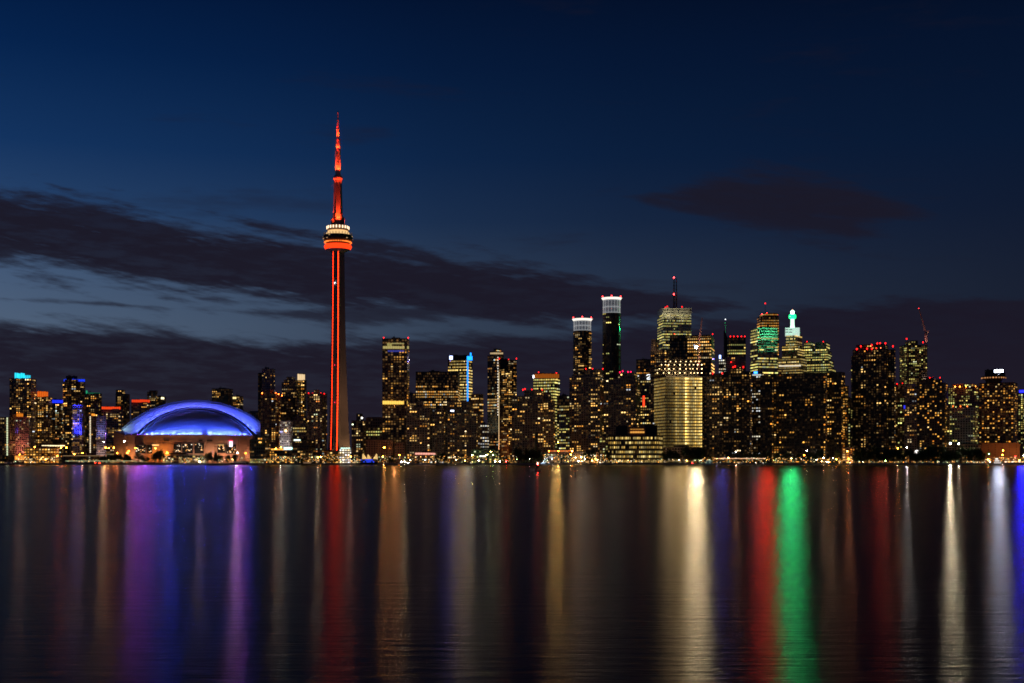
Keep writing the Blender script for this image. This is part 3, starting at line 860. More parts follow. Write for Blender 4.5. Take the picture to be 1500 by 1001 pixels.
B('the stepped dark slab', 'black slab end with roof stepping down eastwards beside a tall beacon tower', 1645, [(1212, 1237.5, 546), (1230, 1243, 566, 676, 6)], side=.2, p=.30, pal='amber', wall='black', glow=.03, name='apartment_slab', bay=3.4)
B('the greenish office', 'low office with rows of greenish white windows', 1760, [(1236, 1252, 584)], side=.2, p=.66, q=.8, st='office', pal='lime', wall='dark', L=.75, name='office_block', cat='building', skip_top=3)
B('the red-beaconed black tower', 'tall black tower ringed by many red beacons with a dark central shaft', 1700, [(1251, 1304, 512), (1256, 1301, 505, 514), (1301.5, 1312, 513)], side=.1, p=.30, pal='warm', wall='black', beacons=[(1255, 512), (1261, 508), (1270, 511.5), (1277, 511.5), (1284, 511), (1277, 506), (1285, 504), (1289, 503.5), (1297, 503.5), (1308, 508)], blank=[(1268, 1285, 545, 660)], piers=4, bs=1.2, glow=.06)
B('the curved yellow-edged block', 'narrow rounded block glowing yellow along its curved west edge', 1730, [(1247, 1259, 521)], side=.1, round_=True, p=.75, pal='lime', wall='dark', L=.55, slabs=.4)
B('the yellow balcony condo', 'yellow lit condo squeezed beside the black beacon tower', 1760, [(1309, 1333, 567), (1312, 1328, 563, 568)], side=.2, p=.45, pal='lime', wall='brown', slabs=.6, beacons=[(1314, 563), (1322, 562.5)], bs=.9, glow=.12)
B('the crane-side tower', 'tall slanted roof tower under construction next to a red crane', 2000, [(1318, 1357, 506), (1326, 1344, 500, 508)], side=-.26, p=.28, pal='lime', wall=(.09, .09, .08), slabs=.4, beacons=[(1328, 497), (1352, 502)], blank=[], glow=.10, bs=1.2)
B('the ribbed concrete condo', 'brown concrete condo with vertical ribs west of a dark gabled one', 1700, [(1326, 1350, 566), (1328, 1340, 564, 567)], side=.15, p=.20, pal='warm', wall='pink', piers=2, signs=[(1323.8, 1326, 594, 599, (.03, .04, 1), 1.0, -1.5)])
B('the dark gabled condo', 'dark condo with a stepped gable roof and evenly dotted orange windows', 1650, [(1345, 1388, 562), (1350, 1382, 557, 563), (1357, 1371, 554, 558)], side=.1, p=.24, st='grid', pal='amber', wall=(.07, .045, .04), glow=.02, beacons=[(1362, 554), (1366, 554), (1377, 554)], bs=.8, caps=[(1374, 1380, 556, 562)])
B('the amber-lamped block', 'brown block with a row of amber lamps along its roof', 1900, [(1388, 1437, 567), (1396, 1432, 563, 568)], side=.2, p=.28, pal='lime', wall='brown', beacons=[(1399, 567), (1406, 567), (1415, 567), (1419, 567), (1423, 567), (1429, 567), (1435, 567)], bcol=(1, .22, .02), bst=30, bs=.9, glow=.05)
B('the white-framed condo', 'condo of white frames and green glass with lit middle bays', 1650, [(1389, 1432, 598)], side=.15, p=.38, pal='lime', wall=(.42, .45, .40), piers=2, slabs=.35, beacons=[(1396, 596), (1407, 596), (1417, 596)], bcol=(1, .14, .02), glow=.02, bs=.9)
B('the white-signed hotel', 'tall dark hotel with round rooftop restaurant and glaring white sign', 1700, [(1437, 1490, 561)], side=.1, p=.27, st='grid', pal='amber', wall=(.16, .09, .06), name='hotel_tower', glow=.06, caps=[(1443, 1457, 542, 551.5), (1455, 1472, 546, 552)], signs=[(1457, 1469, 541.8, 545.6, (.72, .80, 1), 14, -3)])
B('the east-edge office', 'yellow windowed office at the far east edge with a blue roof sign', 1850, [(1486, 1512, 577)], side=.1, p=.55, st='grid', pal='lime', wall='brown', name='office_block', cat='building', signs=[(1493.5, 1500, 572, 575, (.008, .01, 1), 7, -1)])
# ---- low waterfront buildings
def LOW(nm, label, x0, x1, yt, D=1585, **k):
    kw = dict(side=.08, st='grid', p=.8, pal='warm', L=1.0, wall='brown', bay=3.4, fh=3.2, name='waterfront_pavilion', cat='building', pane=.7)
    kw.update(k)
    B(nm, label, D, [(x0, x1, yt)], **kw)
LOW('the amber restaurant', 'long low waterfront restaurant blazing with amber windows at the west end', 38, 86, 657, pal='amber', L=1.1, p=.85, crowns=[(62, 94, 652.4, 653.8, (1, .8, .45), 2.2, 10), (22, 37, 667, 674, (1, .36, .05), .9, 4)])
LOW('the dark dock shed', 'low dark dock shed with two lit windows beside a promenade', 95, 150, 668.5, D=1575, p=.06, wall='dark', pal='white')
LOW('the stadium terrace', 'cream lit colonnade terrace below the dome podium', 240, 303, 667, D=1600, p=.45, pal='office', L=.7, wall='beige', crowns=[(241, 302, 666.4, 667.2, (1, .42, .08), .8)])
LOW('the greenish glass pavilion', 'small greenish cream glass pavilion on the quay by moored boats', 366, 397, 672, D=1560, p=.9, pal='lime', L=.55, wall='beige', fh=2.6)
LOW('the restaurant row', 'stepped row of amber lit restaurants with a cyan white sign', 395, 431, 661, D=1600, pal='amber', L=1.2, p=.42, wall='dark', signs=[(416, 428, 655.5, 658.6, (.55, 1, .92), 2.4, -1)], crowns=[(397, 415, 657.5, 659.5, (1, .40, .06), 1.7, 2)])
LOW('the green dock house', 'dark green dock building with few yellow windows, west of the red lit tower', 428, 458, 660, D=1590, p=.28, wall=(.05, .09, .07), pal='warm')
LOW('the lit quay hall', 'low dark roofed hall with lit front at the foot of the red lit tower', 475, 497, 662, D=1600, p=.55, pal='warm', L=1.0, wall='dark')
LOW('the bright terminal', 'bright greenish white lit terminal at the foot of the tall red lit tower', 497, 514, 658, D=1600, p=.95, pal='white', L=1.7, wall='pale' if False else (.5, .5, .45), crowns=[(499, 513, 656, 657.4, (.65, 1, .85), 1.8)])
LOW('the red-lettered canopy', 'low pavilion with a glowing pinkish red canopy strip', 607, 640, 664, D=1580, p=.35, pal='mixed', wall='red', crowns=[(608, 638, 663.4, 666.2, (1, .42, .32), 1.1)])
LOW('the garden pavilion', 'dark curved roofed glass pavilion among green lit lamps', 690, 731, 660, D=1600, p=.45, pal='lime', L=1.0, wall=(.07, .09, .06), caps=[(694, 727, 658.5, 662)], crowns=[(702, 711, 667.5, 669.2, (.95, .95, .85), 1.8)])
LOW('the long pale hall', 'long low pale hall behind lamps and green lit trees', 797, 884, 664, D=1600, p=.20, pal='warm', wall=(.32, .26, .24), crowns=[(802, 838, 660.2, 661.4, (1, .22, .05), 1.0, 6)])
LOW('the warehouse terminal', 'broad brick warehouse terminal with five storeys of large yellow lit windows', 890, 971, 638.5, D=1570, p=.84, pal='gold', L=.62, wall=(.12, .08, .05), bay=2.5, fh=5.4, pane=.80, caps=[(902, 919, 624, 639, 'plant'), (944, 963, 623, 639, 'plant'), (921, 946, 626, 639, 'brick', 3)], crowns=[(923, 944, 632, 634.5, (1, .45, .08), .9, 2), (923, 943, 628.5, 629.6, (1, .45, .08), .5, 2)], cat='building', name='warehouse')
LOW('the dim west wing', 'dim brown annex with greenish windows attached west of a warehouse terminal', 878, 892, 641, D=1580, p=.35, pal='lime', L=.5, wall='brown', bay=3.2)
LOW('the pink hoarding', 'blank pinkish site hoarding below the brightly lit unfinished tower', 972, 1029, 656, D=1600, p=.01, wall=(.42, .28, .22))
LOW('the amber gatehouse', 'small gatehouse block glowing orange near a dark row of trees', 1234, 1251, 657, D=1600, p=.85, pal='amber', L=2.2, wall='brown', bay=4)
LOW('the hotel podium', 'blank brown podium wall lit orange beneath the white signed hotel', 1436, 1499, 650, D=1660, p=.03, wall=(.30, .17, .10), pal='amber', pane=.06, bay=9)
LOW('the flat canopy hall', 'flat dark roofed hall with a thin lit edge under two glaring floodlights', 1389, 1437, 652, D=1640, p=.05, wall=(.30, .22, .17), caps=[(1404, 1437, 649.5, 652)])

OCC = [(178, 383, 612), (205, 365, 600), (240, 335, 590)]       # the stadium hides windows behind it
ROOT = {}
for d in BLD:
    ROOT[d['nm']] = make_building(d)


def spot(parent, loc, target, col, power, cone=60, blend=.6, rad=.4):
    l = bpy.data.lights.new('floodlight', 'SPOT')
    l.color, l.energy = col, power
    l.spot_size, l.spot_blend, l.shadow_soft_size = R(cone), blend, rad
    o = bpy.data.objects.new('flood_or_streak_beam', l)
    COL.objects.link(o)
    o.parent = parent
    o.location = loc
    o.rotation_euler = (Vector(target) - Vector(loc)).to_track_quat('-Z', 'Y').to_euler()
    return o


def floodlight(parent, loc, target, col, power, cone=70, st=3.0, size=.5):
    """A lamp housing with its lit face, and the beam it throws; also used for added tint and streak lamps."""
    b = MB()
    dv = (Vector(target) - Vector(loc)).normalized()
    b.tube(Vector((0, 0, 0)) - dv * size, Vector((0, 0, 0)) - dv * .05, size * .6, size, 8)
    b.tube((0, 0, -size * 2), (0, 0, 0), .12, .12, 5)
    h = b.build('floodlight', M['dark'], parent, loc=loc)
    lens = MB()
    lens.tube(-dv * .04, dv * .03, size * .9, size * .9, 8)
    lens.build('lens', G(col, st), h)
    spot(parent, Vector(loc) + dv * .1, target, col, power, cone)


def strip(b, p, q, w):
    b.tube(p, q, w, w, 5)


# ---- the tall red lit tower
def build_red_tower():
    D = 2000
    m = mpp(D)
    base = at(495, HY, D)
    base.z = GZ
    root = empty('observation_tower', base)
    tag(root, 'tall concrete needle tower lit red, with ring shaped pod and antenna', 'tower')
    z = lambda y: at(0, y, D).z - GZ
    # three-legged tapering shaft
    A0 = R(258)
    prof = [(681, 21, 5.8), (660, 19.0, 5.8), (630, 16.6, 5.7), (580, 14.3, 5.6), (520, 12.2, 5.4), (460, 10.9, 5.2), (400, 10.0, 5.0), (366, 9.7, 4.9)]
    def ring(L, t):
        pts = []
        for k in range(3):
            a = A0 + k * 2 * math.pi / 3
            u, v = Vector((math.cos(a), math.sin(a))), Vector((-math.sin(a), math.cos(a)))
            pts += [u * L - v * t * .8, u * L + v * t * .8]
            va = a + math.pi / 3
            pts.append(Vector((math.cos(va), math.sin(va))) * max(t * 1.15, L * .42))
        return pts
    b = MB()
    for (y0, L0, t0), (y1, L1, t1) in zip(prof, prof[1:]):
        p0, p1 = ring(L0, t0), ring(L1, t1)
        for i in range(9):
            j = (i + 1) % 9
            b.face([(*p0[i], z(y0)), (*p0[j], z(y0)), (*p1[j], z(y1)), (*p1[i], z(y1))])
    b.build('shaft', M['concrete'], root)
    for side in (0, 1):                                            # lamp strings in dark channels, added to shield the concrete, on both edges of the leg that faces the water
        b, ch = MB(), MB()
        w = (.34, .50)[side]
        for (y0, L0, t0), (y1, L1, t1) in zip(prof[1:], prof[2:]):
            p0, p1 = ring(L0, t0)[side], ring(L1, t1)[side]
            o = Vector(((-.3, .3)[side], 0))
            n = max(1, round((z(y1) - z(y0)) / 5.0))
            for i in range(n):
                q = [p0.lerp(p1, s_) + o for s_ in (i / n, (i + .86) / n)]
                hz = [z(y0) + (z(y1) - z(y0)) * s_ for s_ in (i / n, (i + .86) / n)]
                b.face([(q[0].x - w, q[0].y - .55, hz[0]), (q[0].x + w, q[0].y - .55, hz[0]), (q[1].x + w, q[1].y - .55, hz[1]), (q[1].x - w, q[1].y - .55, hz[1])])
            for u0, u1 in ((-w - .3, -w - .02), (w + .02, w + .3)):
                A0_, A1_ = p0 + o, p1 + o
                ch.face([(A0_.x + u0, A0_.y - 1.2, z(y0)), (A0_.x + u1, A0_.y - 1.2, z(y0)), (A1_.x + u1, A1_.y - 1.2, z(y1)), (A1_.x + u0, A1_.y - 1.2, z(y1))])
                for uu in (u0, u1):
                    ch.face([(A0_.x + uu, A0_.y - 1.2, z(y0)), (A0_.x + uu, A0_.y + .6, z(y0)), (A1_.x + uu, A1_.y + .6, z(y1)), (A1_.x + uu, A1_.y - 1.2, z(y1))])
            ch.face([(p0.x + o.x - w - .3, p0.y - .4, z(y0)), (p0.x + o.x + w + .3, p0.y - .4, z(y0)), (p1.x + o.x + w + .3, p1.y - .4, z(y1)), (p1.x + o.x - w - .3, p1.y - .4, z(y1))])
        st_ = b.build('light_strip', G((1, .030, .004), (7, 9)[side]), root)
        ch.build('shield_channel', M['dark'], st_)  # added shield, keeps the strip's light off the leg
    for y in (536, 590):
        o = bpy.data.objects.new('beacon', beacon_mesh((1, .02, .08), 6))
        COL.objects.link(o)
        o.parent = root
        o.location = (-3, -16, z(y))
        o.scale = (.6, .6, .6)
    o = bpy.data.objects.new('beacon', beacon_mesh((.8, .9, 1), 14))
    COL.objects.link(o)
    o.parent = root
    o.location = (-3.5, -12, z(416))
    o.scale = (.7, .7, .7)
    # pod
    b = MB()
    b.lathe([(9, z(371)), (13, z(369)), (17.5, z(367)), (19.5, z(366.2))], 40)
    b.build('pod_underside', M['concrete'], root)
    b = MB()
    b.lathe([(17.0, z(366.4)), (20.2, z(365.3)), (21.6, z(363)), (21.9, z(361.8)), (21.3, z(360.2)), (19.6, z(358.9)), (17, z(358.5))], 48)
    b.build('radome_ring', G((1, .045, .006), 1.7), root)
    b = MB()
    b.lathe([(17, z(358.45)), (18.5, z(357.2)), (18.5, z(353.6)), (17, z(353.5))], 40)
    deck = b.build('lower_deck', M['dark'], root)
    for i in range(36):
        a = 2 * math.pi * i / 36
        q = MB()
        q.box(-1.3, 1.3, -1.6, 0, 0, 1.6, bottom=True)
        o = q.build('window', G((1, .22, .03), rng.uniform(.9, 1.9)), root)
        o.location = (20.2 * math.cos(a), 20.2 * math.sin(a), z(356.4))
        o.rotation_euler = (0, 0, a + math.pi / 2)
    b = MB()
    b.lathe([(20, z(353.55)), (22.3, z(352.8)), (23.4, z(350)), (23.4, z(347)), (22.6, z(345.4)), (18, z(345.2))], 48)
    b.build('main_deck', M['plant'], root)
    for i in range(30):
        a = 2 * math.pi * i / 30 + .05
        if rng.random() < .65:
            q = MB()
            q.box(-1.2, 1.2, -.5, 0, 0, .8, bottom=True)
            o = q.build('window', G((1, .62, .30), rng.uniform(.25, .9)), root)
            o.location = (23.2 * math.cos(a), 23.2 * math.sin(a), z(rng.choice((351.4, 351.4, 347.6))))
            o.rotation_euler = (0, 0, a + math.pi / 2)
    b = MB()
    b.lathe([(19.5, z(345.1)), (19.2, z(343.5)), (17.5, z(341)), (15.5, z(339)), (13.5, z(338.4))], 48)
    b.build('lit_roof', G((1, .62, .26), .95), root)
    for i in range(28):
        a = 2 * math.pi * i / 28
        q = MB()
        q.tube((0, 0, 0), (1.4, 0, 3.2), .35, .5, 5)
        o = q.build('roof_bracket', M['pale'], root)
        o.location = (21.4 * math.cos(a), 21.4 * math.sin(a), z(345.2))
        o.rotation_euler = (0, 0, a)
    b = MB()
    b.lathe([(16.8, z(338.3)), (17.2, z(336.5)), (16.0, z(331.5)), (12, z(331)), (9, z(330.6))], 40)
    b.build('crown_drum', M['tan'], root)
    for i in range(22):
        a = 2 * math.pi * (i + .5) / 22
        q = MB()
        q.box(-.8, .8, -.6, 0, 0, 4.2, bottom=True)
        o = q.build('crown_lamp', G((1, .72, .45), 2.4), root)
        o.location = (17.3 * math.cos(a), 17.3 * math.sin(a), z(336.2))
        o.rotation_euler = (0, 0, a + math.pi / 2)
    b = MB()
    hexa = lambda r: [(r * math.cos(R(60 * i + 12)), r * math.sin(R(60 * i + 12))) for i in range(6)]
    b.prism(hexa(7.3), z(331), z(264), top_scale=.80)
    for k in range(6):                                             # ribs
        a = R(60 * k + 12)
        b.tube((7.4 * math.cos(a), 7.4 * math.sin(a), z(331)), (5.9 * math.cos(a), 5.9 * math.sin(a), z(264)), .5, .4, 5)
    b.build('upper_shaft', M['concrete'], root)
    for (x, y_, w, y0, y1) in ((-8.8, -2, 1.5, 331, 322), (8.9, -3, 1.9, 331, 321), (-5.6, -6, 1.4, 331, 315), (6.2, -6, 1.4, 331, 314)):
        q = MB()
        q.box(-w, w, -w, w, 0, z(y1) - z(y0))
        q.lathe([(w * .9, z(y1) - z(y0)), (w * 1.15, z(y1) - z(y0) + 1), (w * .7, z(y1) - z(y0) + 2)], 10)
        q.build('dish_mount', M['dark'], root, loc=(x, y_, z(y0)))
    b = MB()
    b.lathe([(5.6, z(264.6)), (6.9, z(263.4)), (7.4, z(261.5)), (7.2, z(259.8)), (6.3, z(258.2)), (5.0, z(257.2))], 32)
    b.build('sky_pod', M['pale'], root)
    b = MB()
    b.lathe([(7.55, z(261.1)), (7.55, z(259.9))], 32, cap=False)
    b.build('pod_window_band', M['glass'], root)
    segs = [(4.2, 3.9, 257.2, 221), (3.1, 2.8, 219.8, 205.5), (2.2, 1.9, 204.8, 188), (1.45, 1.2, 187.6, 174), (1.1, .85, 173.5, 163)]
    for r0, r1, y0, y1 in segs:
        q = MB()
        q.lathe([(r0, z(y0)), (r1, z(y1))], 14)
        nn = int((z(y1) - z(y0)) / 4)
        for i in range(nn):
            zz = z(y0) + (i + .5) * (z(y1) - z(y0)) / nn
            q.lathe([(r0 * 1.015, zz - .2), (r0 * 1.015, zz + .2)], 14)
        q.build('antenna_section', M['pale'], root)
    for y, r0 in ((220.4, 4.3), (205.2, 3.2), (187.8, 1.9)):
        q = MB()
        q.lathe([(r0, z(y) - .8), (r0, z(y) + .8)], 14)
        q.build('antenna_collar', M['dark'], root)
    for y, st in ((221, 5), (206.5, 5), (187, 6)):
        o = bpy.data.objects.new('beacon', beacon_mesh((1, .03, .02), st))
        COL.objects.link(o)
        o.parent = root
        o.location = (0, -4.6, z(y))
    RED = (1, .045, .008)
    for k in range(6):
        a = R(60 * k + 42)
        c, s_ = math.cos(a), math.sin(a)
        if s_ < .6:
            floodlight(root, (12.5 * c, 12.5 * s_, z(330.2)), (5 * c, 5 * s_, z(292)), RED, 420000, 70, 3, .6)
            floodlight(root, (8.6 * c, 8.6 * s_, z(256.2)), (2.4 * c, 2.4 * s_, z(226)), RED, 150000, 60, .6, .5)
            floodlight(root, (4.2 * c, 4.2 * s_, z(219.4)), (1.6 * c, 1.6 * s_, z(200)), RED, 45000, 60, .6, .35)
            floodlight(root, (5.2 * c, 5.2 * s_, z(204.8)), (.5 * c, .5 * s_, z(180)), RED, 110000, 50, .6, .35)
            floodlight(root, (17 * c, 17 * s_, z(352.9) - 4), (21 * c * .8, 21 * s_ * .8, z(366)), RED, 200, 60, 2, .3)
            floodlight(root, (10.5 * c, 10.5 * s_, z(272)), (6.6 * c, 6.6 * s_, z(261)), RED, 9000, 90, 2, .3)
    # warm lamps at its foot
    floodlight(root, (30, -16, 6), (10, -2, 60), (1, .52, .25), 42000, 75, 4, .6)
    floodlight(root, (70, -60, 8), (9, -2, 190), (1, .50, .26), 120000, 55, 6, .6)
    floodlight(root, (60, -80, 8), (6, -4, 110), (1, .50, .26), 80000, 50, 6, .6)
    floodlight(root, (-22, -24, 5), (-4, -8, 60), (1, .50, .2), 16000, 75, 4, .5)


build_red_tower()


# ---- the domed stadium
def build_stadium():
    D = 1960
    m = mpp(D)
    cx = 288
    th = math.atan((cx - CX) / F_PX)
    base = at(cx, HY, D)
    base.z = GZ
    root = empty('domed_stadium', base, -th)
    tag(root, 'domed stadium with a blue lit arched white roof over a tan concrete podium', 'stadium')
    X = lambda px: (px - cx) * m
    Z = lambda py: (HY - py) * m + CAM_Z - GZ
    def arc(R0, cy, x0, x1, n=48):
        """Photo-sized circle arc of the roof from x0 to x1, as (x, z)."""
        out = []
        for i in range(n + 1):
            px = x0 + (x1 - x0) * i / n
            out.append((X(px), Z(cy - math.sqrt(max(0, R0 * R0 - (px - cx) ** 2)))))
        return out
    outer = arc(152, 738, 181, 382)
    mid = arc(150.2, 739.2, 184, 381.6)
    inner = arc(110.5, 707, 204, 372)
    n = len(mid)
    # the big arched vault: rim ring, lit face, barrel behind
    b = MB()
    for i in range(n - 1):
        (xa, za), (xb, zb) = outer[i], outer[i + 1]
        (xc, zc), (xd, zd) = mid[i], mid[i + 1]
        b.face([(xc, .5, zc), (xd, .5, zd), (xb, .5, zb), (xa, .5, za)])
        b.face([(xa, .5, za), (xb, .5, zb), (xb * .96, 70, zb * .985), (xa * .96, 70, za * .985)])
        b.face([(xa * .96, 70, za * .985), (xb * .96, 70, zb * .985), (xb * .8, 125, zb * .78), (xa * .8, 125, za * .78)])
    (xe, ze) = outer[-1]
    b.face([(xe, .5, ze), (xe, .5, Z(638)), (xe * .96, 70, Z(638)), (xe * .96, 70, ze * .985)])
    b.build('roof_vault', M['steel'], root)
    b = MB()
    for i in range(n - 1):
        (xa, za), (xb, zb) = mid[i], mid[i + 1]
        (xc, zc), (xd, zd) = inner[i], inner[i + 1]
        b.face([(xc, 0, zc), (xd, 0, zd), (xb, 0, zb), (xa, 0, za)])
        b.face([(xc, 9, zc), (xd, 9, zd), (xd, 0, zd), (xc, 0, zc)])
        if i % 6 == 3:
            b.tube((xc, -.05, zc), (xa, -.05, za), .12, .12, 4)
    (xa, za), (xc, zc) = mid[-1], inner[-1]
    b.face([(xc, 0, zc), (X(381.6), 0, Z(638)), (xa, 0, za)])
    (xa, za), (xc, zc) = mid[0], inner[0]
    b.face([(X(188), 0, Z(637.5)), (xc, 0, zc), (xa, 0, za)])
    b.build('roof_arch', M['roofing'], root)
    # inner arch rib
    b = MB()
    rib = arc(100.5, 698.6, 208, 370.5)
    for (xa, za), (xb, zb) in zip(rib, rib[1:]):
        b.tube((xa, 4.5, za), (xb, 4.5, zb), 1.0, 1.0, 6)
    b.build('arch_rib', M['roofing'], root)
    # quarter dome that bulges towards the water
    dome = arc(99.5, 699.6, 206, 371)
    z0 = Z(638.3)
    K = 14
    b = MB()
    bulge = 46
    rows = []
    for k in range(K + 1):
        ph = (math.pi / 2) * k / K
        rows.append([(x, 7 - bulge * math.sin(ph) * min(1, max(0, (zz - z0) / (Z(599.8) - z0))) ** .5, z0 + (zz - z0) * math.cos(ph)) for (x, zz) in dome])
    for k in range(K):
        for i in range(len(dome) - 1):
            b.face([rows[k + 1][i], rows[k + 1][i + 1], rows[k][i + 1], rows[k][i]])
    for i in range(6, len(dome) - 5, 6):                            # panel seams
        for k in range(K):
            b.tube(rows[k][i], rows[k + 1][i], .22, .22, 4)
    do = b.build('quarter_dome', M['roofing'], root)
    for p in do.data.polygons:
        p.use_smooth = len(p.vertices) == 4 and p.area > 4
    # podium
    b = MB()
    pts = [(X(175), -6), (X(188), -30), (X(215), -48), (X(288), -56), (X(345), -50), (X(368), -34), (X(378), -6), (X(378), 120), (X(175), 120)]
    b.prism(pts, 0, Z(638.5))
    def along(t):
        """Point on the podium front, t in photo columns."""
        P = pts[:7]
        x = X(t)
        for (xa, ya), (xb, yb) in zip(P, P[1:]):
            if xa <= x <= xb:
                return ya + (yb - ya) * (x - xa) / (xb - xa)
        return -6
    for y_ in (638.6, 645.5, 650.5):
        for (xa, ya), (xb, yb) in zip(pts[:7], pts[1:7]):
            b.tube((xa, ya - .3, Z(y_) - .5), (xb, yb - .3, Z(y_) - .5), .5, .5, 4)
    for t in range(180, 374, 12):
        y_ = along(t)
        b.box(X(t) - .5, X(t) + .5, y_ - .8, y_ + 1, 0, Z(640))
    b.build('podium', M['tan'], root)
    b = MB()
    b.face([(X(172), -8, Z(632)), (X(188), -30, Z(638.4)), (X(188), -30, Z(668)), (X(173), -8, Z(668))])
    b.face([(X(172), -8, Z(632)), (X(186), 4, Z(632)), (X(188), -30, Z(638.4))])
    b.build('corner_wall', M['tan'], root)
    for (x0, x1, y0, y1, n_) in ((204, 218, 653, 665, 5), (220, 227, 653, 665, 2), (256, 267, 651, 665, 4), (268, 283, 651, 665, 6), (285, 298, 650, 665, 5), (317, 328, 653, 664, 4), (329, 343, 652, 665, 5)):
        b = MB()
        yy = min(along(x0), along(x1)) - 1.3
        b.box(X(x0), X(x1), yy, yy + .8, Z(y1), Z(y0), bottom=True)
        b.build('glazing', M['glass'], root)
        for i in range(n_ * 3):
            if rng.random() < .78:
                q = MB()
                w, h = rng.uniform(.35, .9), rng.uniform(.5, 1.2)
                q.box(-w, w, -.2, 0, -h / 2, h / 2, bottom=True)
                q.build('window', G(rng.choice(((1, .6, .25), (1, .5, .12), (1, .82, .55), (.95, 1, .85))), round(rng.uniform(.5, 2.2), 1)), root,
                        loc=(rng.uniform(X(x0) + 1.5, X(x1) - 1.5), yy - .05, rng.uniform(Z(y1) + 1.5, Z(y0) - 1.2)))
    for (x0, x1, y0, y1) in ((243, 250, 645.5, 648), (302, 310, 645, 647.5), (291, 296, 645.3, 647), (227, 236, 652.5, 653.6), (318, 326, 652.5, 653.8)):
        b = MB()
        yy = min(along(x0), along(x1)) - 1.2
        b.box(X(x0), X(x1), yy, yy + .5, Z(y1), Z(y0), bottom=True)
        if y0 > 650:
            b.build('lit_sign', G((1, .75, .3), 1.4), root)
        else:
            b.build('vent', M['plant'], root)
    b = MB()
    yy = along(336) - 3
    b.box(X(333.5), X(338), yy, yy + 1, Z(655), Z(647.5), bottom=True)
    sc = b.build('screen', G((.85, .8, 1), 1.6), root)
    b = MB()
    b.box(X(333), X(338), yy - .1, yy + .9, Z(647.3), Z(645.8), bottom=True)
    b.build('screen_header', G((1, .04, .12), 2.0), root)
    # floodlights along the foot of the dome and below the arch
    BL = (.03, .08, 1)
    WB = (.16, .26, 1)
    for i in range(22):
        t = 207 + (369 - 207) * (i + .5) / 22
        if abs(t - 298) < 4:
            continue
        yy = along(t) + 1.5
        dy = min(7 - bulge * min(1, max(.02, (dome[int((t - 206) / 165 * 48)][1] - z0) / (Z(599.8) - z0))) ** .5, 5)
        yl = dy - 3.2
        fl = (X(t), max(yl, yy), z0 + .8)
        floodlight(root, fl, (X(t) * .985, dy + 12, z0 + 18), (.09, .16, 1), 11000, 130, 4, .4)
        if i % 2:
            ff = (X(t), max(dy - 15, along(t) + 1.2), z0 + 1.2)
            floodlight(root, ff, (X(t) * .9, dy + 16, z0 + 30), BL, 21000, 75, 2, .35)
    for i in range(1, n - 1, 2):
        (xi, zi), (xm, zm) = inner[i], mid[i]
        d_ = Vector((xm - xi, zm - zi)).normalized()
        lx, lz = xi - d_.x * .5, zi - d_.y * .5
        w = math.dist((xi, zi), (xm, zm))
        spot(root, (lx, -4.2, lz), (xi + d_.x * w * .8, 2.5, zi + d_.y * w * .8), (.095, .12, 1), 2500 * (.5 + w / 14), 125, .8, .3)
    # lamp where the roof meets the podium, then added beams that colour the lake
    floodlight(root, (X(183.5), -9, Z(632.5)), (X(196), 0, Z(625)), (.45, .75, 1), 5000, 110, 40, .6)
    floodlight(root, (X(207), -46, Z(638)), (X(207), -300, 0), (.62, .10, 1), 36000, 60, 14, .4)  # added purple and blue beams, only to draw streaks on the lake
    floodlight(root, (X(217), -50, Z(638)), (X(217), -300, 0), (.40, .06, 1), 36000, 60, 14, .4)
    floodlight(root, (X(342), -52, Z(638)), (X(342), -300, 0), (.72, .22, 1), 36000, 60, 14, .4)
    floodlight(root, (X(351), -48, Z(638)), (X(351), -300, 0), (.5, .06, 1), 36000, 60, 14, .4)
    floodlight(root, (X(252), -54, Z(638)), (X(252), -300, 0), (.01, .03, 1), 80000, 70, 20, .5)
    for t, c, pw in ((198, (.40, .06, 1), 17000), (226, (.34, .06, 1), 15000), (236, (.02, .05, 1), 16000), (270, (.03, .05, 1), 14000), (300, (.04, .05, 1), 9000), (318, (.05, .06, 1), 10000), (364, (.06, .04, 1), 22000)):
        floodlight(root, (X(t), along(t) - 2, Z(638)), (X(t), -400, 0), c, pw, 60, 9, .35)  # more added beams, one for each coloured streak
    for t, pw, c in ((180, 9000, (1, .40, .12)), (192, 16000, (1, .34, .07)), (205, 12000, (1, .5, .3)), (232, 22000, (1, .32, .05)), (246, 26000, (1, .30, .04)), (268, 12000, (1, .5, .3)), (290, 14000, (1, .5, .3)), (308, 20000, (1, .48, .24)), (326, 14000, (1, .42, .2)), (345, 14000, (1, .42, .22)), (366, 12000, (1, .4, .2))):
        floodlight(root, (X(t), along(t) - 16, 7), (X(t), along(t), 17), c, pw * 1.15, 130, 20, .4)
    return root


build_stadium()


